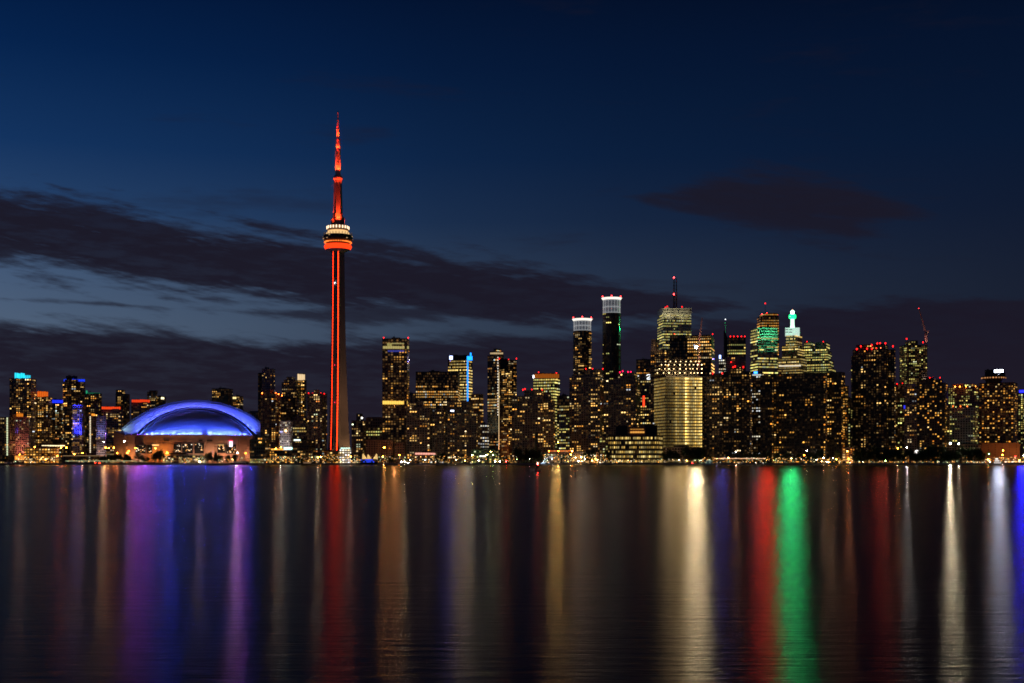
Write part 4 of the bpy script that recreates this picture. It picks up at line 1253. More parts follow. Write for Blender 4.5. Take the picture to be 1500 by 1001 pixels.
# ---- the twin towers' flared crowns
for nm, x0, x1, yt, yb in (('the shorter white-crowned twin', 839.5, 866.5, 465, 484), ('the taller white-crowned twin', 882.5, 909.5, 434, 458)):
    root, loc, dep = ROOT[nm]
    D = 2150
    m = mpp(D)
    rad = (x1 - x0) / 2 * m
    cxp = (x0 + x1) / 2
    q = at(cxp, HY, D + rad) - Vector((root.location.x, root.location.y, 0))
    c = Matrix.Rotation(-root.rotation_euler.z, 2) @ Vector((q.x, q.y))
    z = lambda y: at(0, y, D).z - GZ
    b = MB()
    b.lathe([(rad * .86, z(yb)), (rad * .86, z(yt + 3))], 32, c.x, c.y)
    b.build('crown_core', G((.62, .66, .72), .03), root)
    nf = 16
    for i in range(nf):
        a = 2 * math.pi * (i + .3) / nf
        f = MB()
        f.box(-.35, .35, -.33, .33, 0, z(yt + 3) - z(yb))
        o = f.build('crown_fin', G((.85, .85, .82), .24), root)
        o.location = (c.x + rad * .93 * math.cos(a), c.y + rad * .93 * math.sin(a), z(yb))
        o.rotation_euler = (0, 0, a)
    for k, yy in enumerate((yb - .2, yb - (yb - yt) * .36, yt + 5)):
        b = MB()
        b.lathe([(rad * .96, z(yy)), (rad * .98, z(yy) + .9)], 32, c.x, c.y)
        b.build('crown_band', G((.9, .92, .92), .28), root)
    b = MB()
    b.lathe([(rad * .98, z(yt + 4.2)), (rad * 1.06, z(yt + 2.4)), (rad * 1.13, z(yt + 1.2))], 32, c.x, c.y, cap=False)
    b.build('flared_rim', G((1, .93, .80), 1.2), root)
    b = MB()
    b.lathe([(rad * 1.14, z(yt + 1.2)), (rad * 1.1, z(yt + .4)), (rad * .7, z(yt))], 32, c.x, c.y)
    b.build('crown_roof', M['plant'], root)
    for px_, py_ in ((x0 + .3, yt + .4), ((x0 + x1) / 2, yt - .8), (x1 - .4, yt + .2)):
        o = bpy.data.objects.new('beacon', beacon_mesh((1, .03, .03), 22))
        COL.objects.link(o)
        o.parent = root
        X_, Y_, Z_ = loc(px_, py_, rad * .6)
        o.location = (X_, Y_, Z_)
    spot(root, loc((x0 + x1) / 2, yt + 6, -4), loc((x0 + x1) / 2, 660, -1500), (1, .80, .58), 22000 if yt > 450 else 10000, 90)  # added beam that draws the crown's streak on the lake
    if yt < 450:
        for i in range(14):
            q = MB()
            q.box(-.25, .25, -.3, .3, 0, 8)
            o = q.build('edge_light', G((.12, .75, .35), .04 + .14 * (i < 3)), root)
            o.location = (c.x + rad * 1.03 * math.cos(R(-28)), c.y + rad * 1.03 * math.sin(R(-28)), z(yb + 12) - i * 12)

# ---- the green beacon on its stepped tower
root, loc, dep = ROOT['the green-beacon tower']
D = 2350
m = mpp(D)
rz = root.rotation_euler.z
yaw = -rz - math.atan((1161 - CX) / F_PX)
X0, Y0, Z0 = loc(1160.8, 490, dep * .3)
def hgt(y): return at(0, y, D).z - GZ
def lit_block(name, hw, y0, y1, col, st, dp=None, parent=root, px=1160.8):
    b = MB()
    dp = dp or hw
    b.box(-hw, hw, -dp, dp, 0, hgt(y1) - hgt(y0), bottom=True)
    o = b.build(name, G(col, st), parent)
    x, y, _ = loc(px, 490, dep * .3)
    o.location = (x, y, hgt(y0))
    o.rotation_euler = (0, 0, yaw)
    return o
lit_block('lit_crown', 13.2, 491, 480.5, (.72, .95, .84), .72)
for yy in (483.3, 487.0):
    for k in range(4):
        b = MB()
        b.box(-2.6, 2.6, -.4, 0, 0, 1.4, bottom=True)
        o = b.build('crown_opening', M['plant'], root)
        x, y, _ = loc(1160.8 + (-8 + k * 5.3), 490, dep * .3)
        v = Matrix.Rotation(yaw, 2) @ Vector((0, -13.3))
        o.location = (x + v.x, y + v.y, hgt(yy + .6))
        o.rotation_euler = (0, 0, yaw)
b = MB()
b.lathe([(5.2, 0), (4.3, 2), (3.6, 6), (3.4, hgt(466.5) - hgt(480))], 16)
b.build('beacon_column', G((.62, 1, .78), 1.7), root, loc=(X0, Y0, hgt(480.4)))
b = MB()
b.lathe([(3.4, 0), (6.2, 1.2), (6.8, 3.5), (6.8, 6.0), (6.0, 8), (3.2, 9)], 20)
b.build('beacon_lantern', G((.015, 1, .26), 2.2), root, loc=(X0, Y0, hgt(466.6)))
b = MB()
b.lathe([(3.0, 0), (3.3, 1), (3.3, 5), (2.2, 6.4), (.4, 7.4)], 16)
b.build('beacon_cap', G((.5, 1, .7), 6), root, loc=(X0, Y0, hgt(459.3)))
spot(root, (X0, Y0 - 7.5, hgt(463)), (X0, -2000, 0), (.012, 1, .26), 470000, 100)
o = bpy.data.objects.new('beacon', beacon_mesh((1, .1, .03), 8))
COL.objects.link(o)
o.parent = root
o.location = (X0, Y0, hgt(453.6))
b = MB()
b.box(-20, 20, 0, .5, 0, 2.2, bottom=True)
o = b.build('lit_cornice', G((1, .85, .62), 1.0), root)
o.location = loc(1157, 537, -1.2)
o.rotation_euler = (0, 0, yaw)

# ---- green floodlights on the washed facade, lamps added to tint the lilac and violet fronts
root, loc, dep = ROOT['the green-washed tower']
for px in (1114, 1122, 1130, 1137):
    for (py, ty, pw) in ((497, 484, 300000), (486, 481, 60000), (515, 500, 90000)):
        l = loc(px, py, -22)
        t = loc(px, ty, 6)
        floodlight(root, l, t, (.10, 1, .42), pw * .10, 85, 2, .4)
        b = MB()                                                   # bracket that carries the lamp out from the facade
        e = loc(px, py, 6)
        b.tube(e, l, .18, .18, 5)
        b.build('lamp_bracket', M['dark'], root)
root, loc, dep = ROOT['the violet-lit tower']
for px in (109, 113, 117, 121):
    l, t = loc(px, 641, -12), loc(px, 622, 4)
    floodlight(root, l, t, (.03, .04, 1), 26000, 75, 3, .5)  # added lamps, in place of the stadium's blue cast on this front
    l2 = loc(px, 600, -9)
    floodlight(root, l2, loc(px, 585, 4), (.05, .05, 1), 4000, 70, 1, .4)
root, loc, dep = ROOT['the lilac slab']
for px in (145, 153):
    floodlight(root, loc(px, 640, -14), loc(px, 628, 4), (.30, .34, 1), 6000, 90, 1.5, .5)  # added lamp, stands in for blue bounce from the stadium
    floodlight(root, loc(px, 668, -14), loc(px, 655, 4), (1, .7, .6), 4500, 100, 1.5, .5)
root, loc, dep = ROOT['the pink grid tower']
for px in (27, 33, 40):
    floodlight(root, loc(px, 670, -18), loc(px, 640, 4), (1, .36, .22), 11000, 95, 4, .5)
floodlight(root, loc(24, 636, -6), loc(24.5, 622, 4), (.03, .05, 1), 2500, 60, 1.5, .3)  # added blue tint in place of stadium bounce
root, loc, dep = ROOT['the floodlit white block']
for px in (412, 418, 425):
    floodlight(root, loc(px, 668, -16), loc(px, 640, 4), (1, .86, .82), 9000, 100, 4, .5)
root, loc, dep = ROOT['the white marble tower']
for px in (966, 982, 1002):
    floodlight(root, loc(px, 466, -16), loc(px, 453, 6), (1, .92, .6), 9000, 100, .4, .3)
root, loc, dep = ROOT['the blank-topped brown tower']
floodlight(root, loc(958, 520, -16), loc(958, 505, 4), (1, .74, .5), 7000, 70, .6, .3)
root, loc, dep = ROOT['the lit-crown glass tower']
floodlight(root, loc(722, 634, -20), loc(722, 622, 2), (1, .8, .45), 22000, 90, 2, .4)
b = MB()
for i in range(22):
    y = 524 + i * 4
    x_, y_, z_ = loc(729.5, y, -1.0)
    b.box(x_ - .5, x_ + .5, y_ - .5, y_, z_ - 1.0, z_ + 1.0, bottom=True)
b.build('edge_light', G((1, .90, .75), 1.6), root)
root, loc, dep = ROOT['the black-faced tower']
b = MB()
b.tube(loc(730.8, 545, -1.2), loc(730.8, 660, -1.2), .45, .45, 5)
b.build('edge_light', G((1, .72, .36), .9), root)
for py, pw in ((668, 30000), (655, 12000)):
    floodlight(root, loc(738, py, -16), loc(738, py - 12, 4), (1, .20, .04), pw, 110, 3, .5)
root, loc, dep = ROOT['the strip-lit block']
for i in range(22):
    b = MB()
    x_, y_, z_ = loc(10.6, 613 + i * 2.55, -.6)
    b.box(-.8, .8, -.3, .1, -.8, .8, bottom=True)
    o = b.build('stair_light', G((.90, 1, .62), 1.1), root, loc=(x_, y_, z_))
root, loc, dep = ROOT['the amber-roofed block']
for i in range(22):
    b = MB()
    x_, y_, z_ = loc(132.2, 611 + i * 2.45, -.6)
    b.box(-.6, .6, -.3, .1, -.8, .8, bottom=True)
    o = b.build('stair_light', G((1, .86, .58), 1.3), root, loc=(x_, y_, z_))

# ---- swoosh sign
root, loc, dep = ROOT['the swoosh-sign office']
b = MB()
S_ = [(947, 550.6), (948.6, 549.2), (951, 549.0), (952.4, 550.4), (951.6, 552.2), (949.4, 553.4), (947.6, 555.0), (949.2, 555.9), (952.6, 555.2)]
for p_, q_ in zip(S_, S_[1:]):
    b.tube(loc(*p_, -1.6), loc(*q_, -1.6), .55, .55, 5)
b.build('sign', G((.9, .95, 1), 2.0), root)

# ---- spires, masts and added beams for the lake streaks
root, loc, dep = ROOT['the spire tower']
b = MB()
b.tube(loc(1062.6, 500, 3), loc(1062.6, 484, 3), 1.0, .55, 6)
b.tube(loc(1062.6, 484, 3), loc(1062.6, 468, 3), .5, .15, 6)
b.build('spire', M['hull_white'], root)
o = bpy.data.objects.new('beacon', beacon_mesh((.9, .95, 1), 5))
COL.objects.link(o)
o.parent = root
o.location = loc(1062.6, 468, 3)
b = MB()
P0, P1, P2 = loc(1061.6, 484, 2), loc(1061.6, 560, 2), loc(1066, 496, 2)
Q = [Vector(p) + Vector((0, 12, 0)) for p in (P0, P1, P2)]
P3 = loc(1066, 560, 2)
b.face([P1, P3, P2, P0])
b.face([Q[0], Q[2], Vector(P3) + Vector((0, 12, 0)), Q[1]])
b.face([P0, P2, Q[2], Q[0]])
b.face([P1, P0, Q[0], Q[1]])
b.build('slanted_corner', M['plant'], root)
root, loc, dep = ROOT['the red-masted tower']
b = MB()
b.tube(loc(1121, 461, 12), loc(1121, 445.5, 12), .5, .2, 6)
b.build('mast', M['dark'], root)
for px in (1116, 1119, 1122, 1125):
    o = bpy.data.objects.new('beacon', beacon_mesh((1, .012, .015), 60))
    COL.objects.link(o)
    o.parent = root
    o.location = loc(px, 460 + .4 * (px % 2), 10)
floodlight(root, loc(1123, 458.6, -3), loc(1123, 660, -2000), (1, .024, .014), 380000, 90, 40, .5)  # added red beam, draws the red streak on the lake
root, loc, dep = ROOT['the red-beaconed black tower']
floodlight(root, loc(1290, 510, -2), loc(1290, 660, -1500), (1, .10, .05), 15000, 90, 20, .4)  # added for a dull red streak on the water
root, loc, dep = ROOT['the blue-signed tower']
floodlight(root, loc(659.5, 529, -3), loc(660, 660, -1500), (.22, .16, 1), 34000, 90, 12, .4)  # added violet beam for a lake streak
floodlight(root, loc(680, 530, -3), loc(680, 660, -1500), (1, .70, .30), 48000, 90, 12, .4)  # added cream beam, since the windows alone streak too weakly
root, loc, dep = ROOT['the orange-topped office']
floodlight(root, loc(816, 556, -3), loc(816, 660, -1500), (1, .60, .16), 52000, 90, 12, .4)  # added gold beam for a lake streak
root, loc, dep = ROOT['the white-signed hotel']
floodlight(root, loc(1463, 548.5, -4), loc(1463, 660, -1500), (.66, .74, 1), 88000, 90, 6, .4)  # added beam that carries the sign's streak onto the lake
root, loc, dep = ROOT['the east-edge office']
floodlight(root, loc(1497, 577.5, -3), loc(1497, 660, -1500), (.008, .008, 1), 190000, 90, 5, .3)  # added blue beam, strengthens the sign's streak in the water
root, loc, dep = ROOT['the white-lamp slim block']
floodlight(root, loc(1058, 526, -3), loc(1058, 660, -1500), (.12, .12, 1), 26000, 90, 5, .3)  # added beam for a blue lake streak
root, loc, dep = ROOT['the construction site tower']
floodlight(root, loc(996, 536, -5), loc(996, 660, -1500), (1, .68, .26), 36000, 90, 8, .3)  # two added beams for the site's streaks on the lake
floodlight(root, loc(979, 536, -5), loc(979, 660, -1500), (1, .70, .34), 26000, 90, 8, .3)
root, loc, dep = ROOT['the gold-banded hotel']
floodlight(root, loc(578, 595, -3), loc(578, 660, -1500), (1, .36, .10), 22000, 90, 8, .4)  # added amber beam for a streak on the lake
root, loc, dep = ROOT['the white marble tower']
for px, w, yt in ((987.3, 1.6, 406.5), (990.8, 1.4, 407.5)):
    b = MB()
    b.tube(loc(px, 453, 14), loc(px, 432, 14), w, w, 8)
    b.tube(loc(px, 432, 14), loc(px, yt, 14), w * .8, w * .55, 8)
    for i in range(8):
        p_ = Vector(loc(px, 450 - i * 5.2, 14))
        b.tube(p_ - Vector((0, 0, .4)), p_ + Vector((0, 0, .4)), w * 1.25, w * 1.25, 8)
    b.build('mast', M['plant'], root)
for py in (406.5, 431):
    o = bpy.data.objects.new('beacon', beacon_mesh((1, .03, .03), 30))
    COL.objects.link(o)
    o.parent = root
    o.location = loc(987.2, py, 11)
    o.scale = (1.5, 1.5, 1.5)

# ---- hotel drum and signs' posts
root, loc, dep = ROOT['the white-signed hotel']
x_, y_, _ = loc(1455.5, 556, 16)
zz = lambda y: at(0, y, 1716).z - GZ
b = MB()
b.lathe([(10, zz(562)), (11, zz(556.5)), (15.2, zz(555.6)), (15.6, zz(552)), (14.6, zz(551.2))], 32, x_, y_)
b.build('restaurant_drum', M['plant'], root)
for i in range(26):
    a = 2 * math.pi * i / 26
    q = MB()
    q.box(-1.0, 1.0, -.3, 0, 0, 1.5, bottom=True)
    o = q.build('window', G((1, .42, .14), round(rng.uniform(.2, 1.0), 2)), root)
    o.location = (x_ + 15.6 * math.cos(a), y_ + 15.6 * math.sin(a), zz(555))
    o.rotation_euler = (0, 0, a + math.pi / 2)

root, loc, dep = ROOT['the hotel podium']
for px in (1446, 1462, 1478, 1494):
    floodlight(root, loc(px, 672, -16), loc(px, 658, 3), (1, .34, .08), 6000, 120, 6, .4)


# ---- cranes
def crane(name_label, px, D, y_base, y_top, tip, counter, mat='red_steel', lamp=None):
    base = at(px, y_base, D)
    root = empty('tower_crane', base)
    tag(root, name_label, 'crane')
    L = lambda x, y, dd=0: at(x, y, D + dd) - base
    b = MB()
    H = L(px, y_top).z
    w = 1.1
    for sx in (-w, w):
        for sy in (-w, w):
            b.tube((sx, sy, 0), (sx, sy, H), .30, .30, 4)
    nz = int(H / 3)
    for i in range(nz):
        z0, z1 = H * i / nz, H * (i + 1) / nz
        for s_ in (-w, w):
            b.tube((-w, s_, z0), (w, s_, z1), .1, .1, 4)
            b.tube((s_, -w, z0), (s_, w, z1), .1, .1, 4)
    b.build('mast', M[mat], root)
    b = MB()
    b.box(-1.6, 1.6, -1.6, 1.6, H, H + 2.6, bottom=True)
    b.build('cab', M['dark'], root)
    J = L(*tip)
    s0 = Vector((0, 0, H + 1.5))
    b = MB()
    dirv = (J - s0).normalized()
    side = dirv.cross(Vector((0, 1, 0))).normalized()
    for o_ in (side * .9, -side * .9 + Vector((0, .7, 0)), -side * .9 - Vector((0, .7, 0))):
        b.tube(s0 + o_, J + o_ * .3, .5, .36, 4)
    n = int((J - s0).length / 2.5)
    for i in range(n):
        a, c = s0.lerp(J, i / n), s0.lerp(J, (i + 1) / n)
        k0, k1 = 1 - .7 * i / n, 1 - .7 * (i + 1) / n
        b.tube(a + side * .9 * k0, c - side * .9 * k1, .09, .09, 4)
        b.tube(a - side * .9 * k0, c + side * .9 * k1, .09, .09, 4)
    b.build('jib', M[mat], root)
    C_ = L(*counter)
    b = MB()
    b.tube(s0, C_, .5, .5, 5)
    b.box(C_.x - 1.2, C_.x + 1.2, C_.y - 1, C_.y + 1, C_.z - 2, C_.z + .8, bottom=True)
    b.build('counterweight', M[mat], root)
    floodlight(root, (-5, -9, 2), (0, 0, H * .9), (1, .62, .48), 60000, 50, 1.5, .3)  # two added lamps in place of city light on the steel
    floodlight(root, (1.5, -6, H * .75), tuple(J), (1, .6, .48), 50000, 50, 1.5, .3)
    if lamp:
        o = bpy.data.objects.new('beacon', beacon_mesh(lamp[0], lamp[1]))
        COL.objects.link(o)
        o.parent = root
        o.location = J
        o.scale = (.7, .7, .7)
    return root, L


crane('pale red luffing tower crane beside a slanted roof tower, jib raised steeply', 1356.5, 2010, 566, 491, (1345.8, 452), (1359, 486), lamp=((1, .03, .03), 14))
cr, L = crane('thin luffing crane over the bright construction site with a starry floodlight', 1023.5, 1668, 552, 505, (1028.5, 466), (1019, 503))
P_ = L(1020, 509, -4)
b = MB()
b.tube(P_ + Vector((0, .12, 0)), P_ + Vector((0, 1.4, 0)), 1.7, .7, 14)
h_ = b.build('floodlight', M['dark'], cr)
b = MB()
b.tube(P_ + Vector((0, -.02, 0)), P_ + Vector((0, .1, 0)), 1.5, 1.5, 14)
b.build('lens', G((1, .80, .46), 2600), h_)
b = MB()
spot(cr, L(1020, 509, -5.2), L(1020, 660, -1500), (1, .72, .38), 100000, 90)
b.tube(L(1023.5, 509), L(1020, 509.6, -4), .2, .2, 5)
b.build('lamp_arm', M['dark'], cr)

# work lights on the open decks of the construction site
root, loc, dep = ROOT['the construction site tower']
for (yy, xs) in ((529.8, (975, 982, 990, 997, 1005, 1012, 1019, 1024)), (534.5, (969, 975, 979.5, 988, 996, 1004, 1010, 1016, 1022, 1028)), (540.5, (966, 974, 980, 987, 996, 1005, 1011, 1015, 1021, 1028)), (546.5, (963, 972, 980, 989, 996, 1003, 1012, 1017, 1022, 1028))):
    for x in xs:
        q = MB()
        q.lathe([(.1, -.5), (.5, -.3), (.6, .1), (.1, .5)], 8)
        k = 1.9 if x in (979.5, 980, 996, 1028, 1022) else 1
        o = q.build('work_light', G((1, .66, .30), round(7 * k, 1)), root, loc=loc(x, yy, 1.5))
b = MB()
for j, (y0, inset) in enumerate(((552, 0), (546.5, 1.0), (540.5, 2.0), (534.5, 4), (529.5, 7))):
    A, Bc = Vector(loc(959 + inset, y0 - 3.2, 0)), Vector(loc(1028.5, y0 - 3.2, 0))
    b.box(min(A.x, Bc.x) + 14 - 14 * (j < 3), max(A.x, Bc.x), 0.5, dep - 2, A.z - .25, A.z + .25, bottom=True)
    for i in range(12):
        x = min(A.x, Bc.x) + 15 + (abs(Bc.x - A.x) - 16) * i / 11
        b.box(x - .3, x + .3, 1, 1.6, A.z - 5.0, A.z - .25)
b.build('open_deck', M['concrete'], root)
for x in (980, 996, 1014):
    spot(root, loc(x, 537, -6), loc(x, 560, 2), (1, .72, .36), 8000, 120)

# ---------------------------------------------------------------- the waterfront
def near(px):
    best = None
    for d in BLD:
        for bl in d['blocks']:
            if bl[0] - 1 <= px <= bl[1] + 1 and (best is None or d['D'] < best['D']):
                best = d
    if 178 < px < 366 and (best is None or best['D'] > 1700):
        return 'the domed stadium'
    return best['nm'] if best else 'the quay'


def spaced(fmt, px):
    return fmt % near(px)


LABELS = {}


def lamp_col_name(c):
    r, g, b_ = c
    return 'orange' if g < .5 else 'greenish' if g > .95 * r and b_ < .8 else 'white' if b_ > .6 else 'yellow'


LAMP = {}


def street_lamp(px, py, D, col, st, r=.42, name='street_lamp', arm=1.2):
    ground = GZ
    P = at(px, py, D)
    root = empty(name, (P.x, P.y, ground))
    H = P.z - ground
    b = MB()
    b.tube((0, 0, 0), (0, 0, max(.5, H)), .11, .07, 6)
    b.tube((0, 0, 0), (0, 0, .5), .2, .2, 8)
    b.tube((0, 0, max(.5, H - .1)), (0, -arm * .5, H + .25), .06, .05, 5)
    b.build('pole', M['dark'], root)
    b = MB()
    b.lathe([(.08, .05), (r * .8, .0), (r, -r * .5), (r * .8, -r), (.1, -r * 1.25)], 10)
    h = b.build('lamp_head', G(col, st), root, loc=(0, -arm * .5, H + .25))
    lab = '%s lamp on a thin pole, standing before %s' % (lamp_col_name(col), near(px))
    tag(root, lab, 'street lamp', 'street lamps along the waterfront')
    return root


O, Y_, W_, GR, AM = (1, .24, .015), (1, .55, .12), (1, .85, .62), (.55, 1, .30), (1, .34, .04)
lamps = [(29, 666, O, 60), (44, 665, O, 90), (51, 655, O, 120), (58, 655, O, 140), (38, 673, AM, 120), (67, 673, AM, 90), (84, 668, O, 110), (89.5, 656, O, 170), (97.5, 656, O, 190), (109, 665.5, O, 170), (121, 664, O, 120),
         (155, 656, O, 150), (159.5, 656.5, O, 170), (167, 656, O, 170), (172, 664, O, 90), (187, 663.5, O, 160), (198.5, 656.5, O, 120), (189, 661, O, 120), (228, 657, AM, 110), (245, 663.5, O, 190), (236, 665, O, 70), (152, 647.5, W_, 110), (182, 646.5, W_, 160),
         (293, 676.5, W_, 700), (348, 664, W_, 160), (360, 664, O, 60), (404, 657.5, O, 260), (411.5, 655.5, O, 110), (466, 670, O, 260), (470, 669.5, AM, 180), (500.8, 655.5, O, 190), (514, 669, AM, 90),
         (563, 655.7, O, 330), (561, 669, O, 170), (585, 666.5, O, 170), (593, 676.5, W_, 650), (588, 677, W_, 450), (575, 671, AM, 60), (601, 674, W_, 70), (623, 674, W_, 80),
         (654, 673, Y_, 210), (692, 667, GR, 160), (712.5, 667, GR, 190), (722.5, 667, GR, 190), (719, 662, Y_, 140), (668, 674, Y_, 150), (681, 675, Y_, 110), (701, 675, W_, 90), (725, 676, W_, 150), (732, 676, W_, 160),
         (752, 673, GR, 70), (757, 673, GR, 50), (779, 671, GR, 110), (776, 672, W_, 60), (809, 673, W_, 100), (817.5, 648, O, 330), (804, 661, O, 80), (818, 661, O, 90), (838, 661, AM, 140), (836, 666, AM, 120), (843, 670.5, Y_, 240), (851, 670, Y_, 280), (847, 676, W_, 150), (856.5, 672, W_, 230), (852, 676, Y_, 150), (867, 675, Y_, 150), (875, 674, Y_, 130), (881, 676, W_, 80), (872, 672, AM, 90),
         (921, 674, AM, 80), (936, 675, AM, 90), (950, 676, GR, 60), (963, 670, W_, 50), (984, 675, W_, 130), (995, 674, W_, 90), (1006, 675, Y_, 80), (1024, 675, GR, 60),
         (1050, 672, Y_, 80), (1067, 671, AM, 120), (1078, 662, W_, 60), (1110, 672, Y_, 90), (1122, 674, Y_, 100), (1133, 674, GR, 50), (1144, 670.5, W_, 190), (1159, 672, Y_, 190), (1165, 671.5, Y_, 170), (1181.5, 660.5, W_, 260), (1178, 667, O, 70), (1190, 670.5, GR, 100), (1196, 674, W_, 60), (1206, 671, W_, 110), (1203, 676, Y_, 110), (1211, 677, W_, 190), (1214, 677, AM, 150), (1220, 671, W_, 110), (1225, 673, AM, 90), (1241, 661, AM, 130), (1243, 672, O, 110),
         (1264, 677, W_, 60), (1297, 675.5, GR, 130), (1315, 657, O, 170), (1328, 655.5, W_, 240), (1346, 675, GR, 90), (1391.5, 657.5, Y_, 120), (1448.3, 665, (.05, 1, .12), 160), (1447, 673.5, O, 300), (1468.8, 660, O, 200), (1468.2, 666.5, O, 170), (1450, 676.5, W_, 230), (1487, 669, (1, .03, .03), 60), (1499, 667.5, W_, 160), (1493, 674.5, AM, 140)]
for i, (px, py, c, st) in enumerate(lamps):
    D = 1568 + (i * 37 % 90) * .35 if py > 660 else 1600 + (i * 53 % 60)
    LAMP[px] = street_lamp(px, py, D, c, st, .62 if c in (O, AM) else .42)


# narrow beams added to quay lamps, coloured to draw streaks on the lake
def glare(px, col, power):
    k = min(LAMP, key=lambda q: abs(q - px))
    r_ = LAMP[k]
    hd = [c for c in r_.children if c.name.startswith('lamp_head')][0]
    z_ = hd.location.z - .3
    dx, dy = r_.location.x, r_.location.y
    spot(r_, (0, -1.2, z_), (-dx * .75, -1200, z_ - 12), col, power, 26, .5, .25)


for px, c, pw in ((25, (1, .62, .40), 9000), (44, (1, .55, .26), 11000), (58, (1, .48, .18), 13000), (89, (1, .10, .06), 11000), (109, (.75, .5, .8), 13000), (121, (1, .5, .3), 10000), (158, (1, .36, .10), 8000), (152, (1, .56, .22), 24000), (172, (1, .2, .08), 9000), (187, (.3, .2, 1), 13000), (245, (.15, .2, 1), 14000), (293, (1, .5, .45), 11000), (348, (.9, .5, .9), 26000), (404, (1, .72, .5), 12000), (411, (.9, .9, .7), 14000),
                  (466, (.85, .8, .6), 12000), (500, (1, .3, .12), 22000), (514, (1, .5, .4), 12000), (563, (1, .45, .12), 18000), (593, (1, .55, .2), 15000), (623, (1, .5, .3), 8000), (654, (.4, .3, 1), 12000), (668, (1, .7, .4), 12000), (692, (1, .7, .34), 14000), (712, (.8, .75, .5), 11000), (732, (1, .5, .3), 9000), (752, (1, .4, .2), 8000), (776, (.7, .3, .5), 8000), (809, (1, .6, .2), 14000), (817, (1, .6, .16), 14000), (836, (1, .5, .2), 9000), (847, (1, .65, .36), 14000), (867, (1, .6, .36), 13000), (881, (1, .6, .4), 8000),
                  (921, (1, .4, .16), 8000), (936, (.9, .3, .14), 11000), (950, (1, .66, .4), 13000), (963, (1, .7, .45), 11000), (984, (1, .7, .36), 18000), (1006, (1, .72, .38), 20000), (1050, (.3, .3, 1), 11000), (1078, (1, .4, .2), 10000), (1110, (.6, .5, .9), 7000), (1144, (1, .5, .2), 8000), (1190, (1, .6, .3), 11000), (1206, (1, .5, .3), 9000), (1220, (1, .55, .3), 13000), (1243, (1, .30, .16), 18000), (1264, (.9, .08, .06), 10000), (1297, (1, .16, .08), 20000), (1315, (1, .4, .2), 9000), (1328, (.85, .8, .8), 17000), (1346, (.8, .7, .6), 5000), (1447, (1, .4, .1), 9000), (1468, (1, .6, .5), 12000)):
    glare(px, c, pw * .62)

# red marker lamp that draws a red streak in the lake, near the foot of the black-faced tower
o = street_lamp(741.5, 676, 1552, (1, .012, .01), 420, .45, 'marker_lamp')
o['label'] = 'strong red marker lamp at the quay edge below the black faced tower'
o['category'] = 'marker light'

# glaring park floodlights
for px, py, st, lab in ((1391.2, 650, 42000, 'tall floodlight with starry glare in front of the white framed condo'), (1404.3, 650.5, 2600, 'smaller white floodlight east of the starry glaring one')):
    o = street_lamp(px, py, 1600, (1, .90, .60), 20, .35, 'floodlight_mast')
    hz_ = at(0, py, 1600).z - GZ
    b = MB()
    b.tube((0, -1.0, hz_), (0, -.2, hz_), .75, .3, 12)
    hs_ = b.build('housing', M['dark'], o)
    b = MB()
    b.tube((0, -1.12, hz_), (0, -1.02, hz_), .62, .62, 12)
    b.build('lens', G((1, .90, .60), st * .14), hs_)
    spot(o, (0, -1.6, at(0, py, 1600).z - GZ), (0, -1500, 0), (1, .88, .56), st * 1.0, 100)
    o['label'] = lab
    o['category'] = 'floodlight'
    o['group'] = 'park floodlights'

# little lights of lit paths, quayside railings and unseen stalls: too many and too small to tell apart
b = MB()
cc = [(1, .50, .12), (1, .60, .2), (1, .34, .04), (1, .40, .06), (.8, 1, .55), (1, .82, .6)]
def sprinkle(x0, x1, y0, y1, n, D0=1552, D1=1562):
    for i in range(int(n * 1.7)):
        P = at(rng.uniform(x0, x1), rng.uniform(y0, y1), rng.uniform(D0, D1))
        c = rng.choice(cc)
        s_ = rng.uniform(.12, .32)
        lv = rng.lognormvariate(0, .8) * .22
        b.box(P.x - s_, P.x + s_, P.y - .1, P.y + .1, P.z - s_, P.z + s_, bottom=True, col=(*c, lv))
for a in ((20, 90, 670, 678, 60), (95, 240, 673, 678, 40), (240, 300, 670, 678, 70), (320, 400, 671, 678, 50), (395, 520, 668, 678.4, 150), (520, 760, 668, 678.4, 190), (795, 890, 666, 678.4, 170), (890, 1030, 673, 678.4, 90), (1030, 1250, 670, 678.4, 190), (1255, 1440, 675.5, 678, 70), (1440, 1500, 670, 678, 70)):
    sprinkle(*a)
tag(b.build('promenade_lights', M['win_attr'], attr=True), kind='stuff')

# ---- trees: leaf clumps through the crown's volume, on a trunk with limbs
CROWNS = []
for v in range(5):
    r2 = random.Random(40 + v)
    b = MB()
    blobs = [(Vector((r2.uniform(-.55, .55), r2.uniform(-.55, .55), r2.uniform(.42, .92))), r2.uniform(.20, .36)) for _ in range(11)]
    for (c, rad) in blobs:
        for _ in range(120):
            d = Vector((r2.gauss(0, 1), r2.gauss(0, 1), r2.gauss(0, .8)))
            p = c + d.normalized() * rad * r2.uniform(.45, 1.12)
            u = Vector((r2.gauss(0, 1), r2.gauss(0, 1), r2.gauss(0, 1))).normalized()
            w = u.orthogonal().normalized()
            s_ = r2.uniform(.035, .075)
            b.face([p - u * s_, p + w * s_ * .7, p + u * s_, p - w * s_ * .7])
    CROWNS.append(b.mesh('crown', M['leaf']))
b = MB()
b.tube((0, 0, 0), (.01, 0, .45), .035, .022, 7)
for k in range(5):
    a = k * 2.4
    b.tube((0, 0, .30 + .03 * k), (.38 * math.cos(a), .38 * math.sin(a), .62 + .05 * k), .016, .006, 5)
TRUNK = b.mesh('trunk', M['bark'])
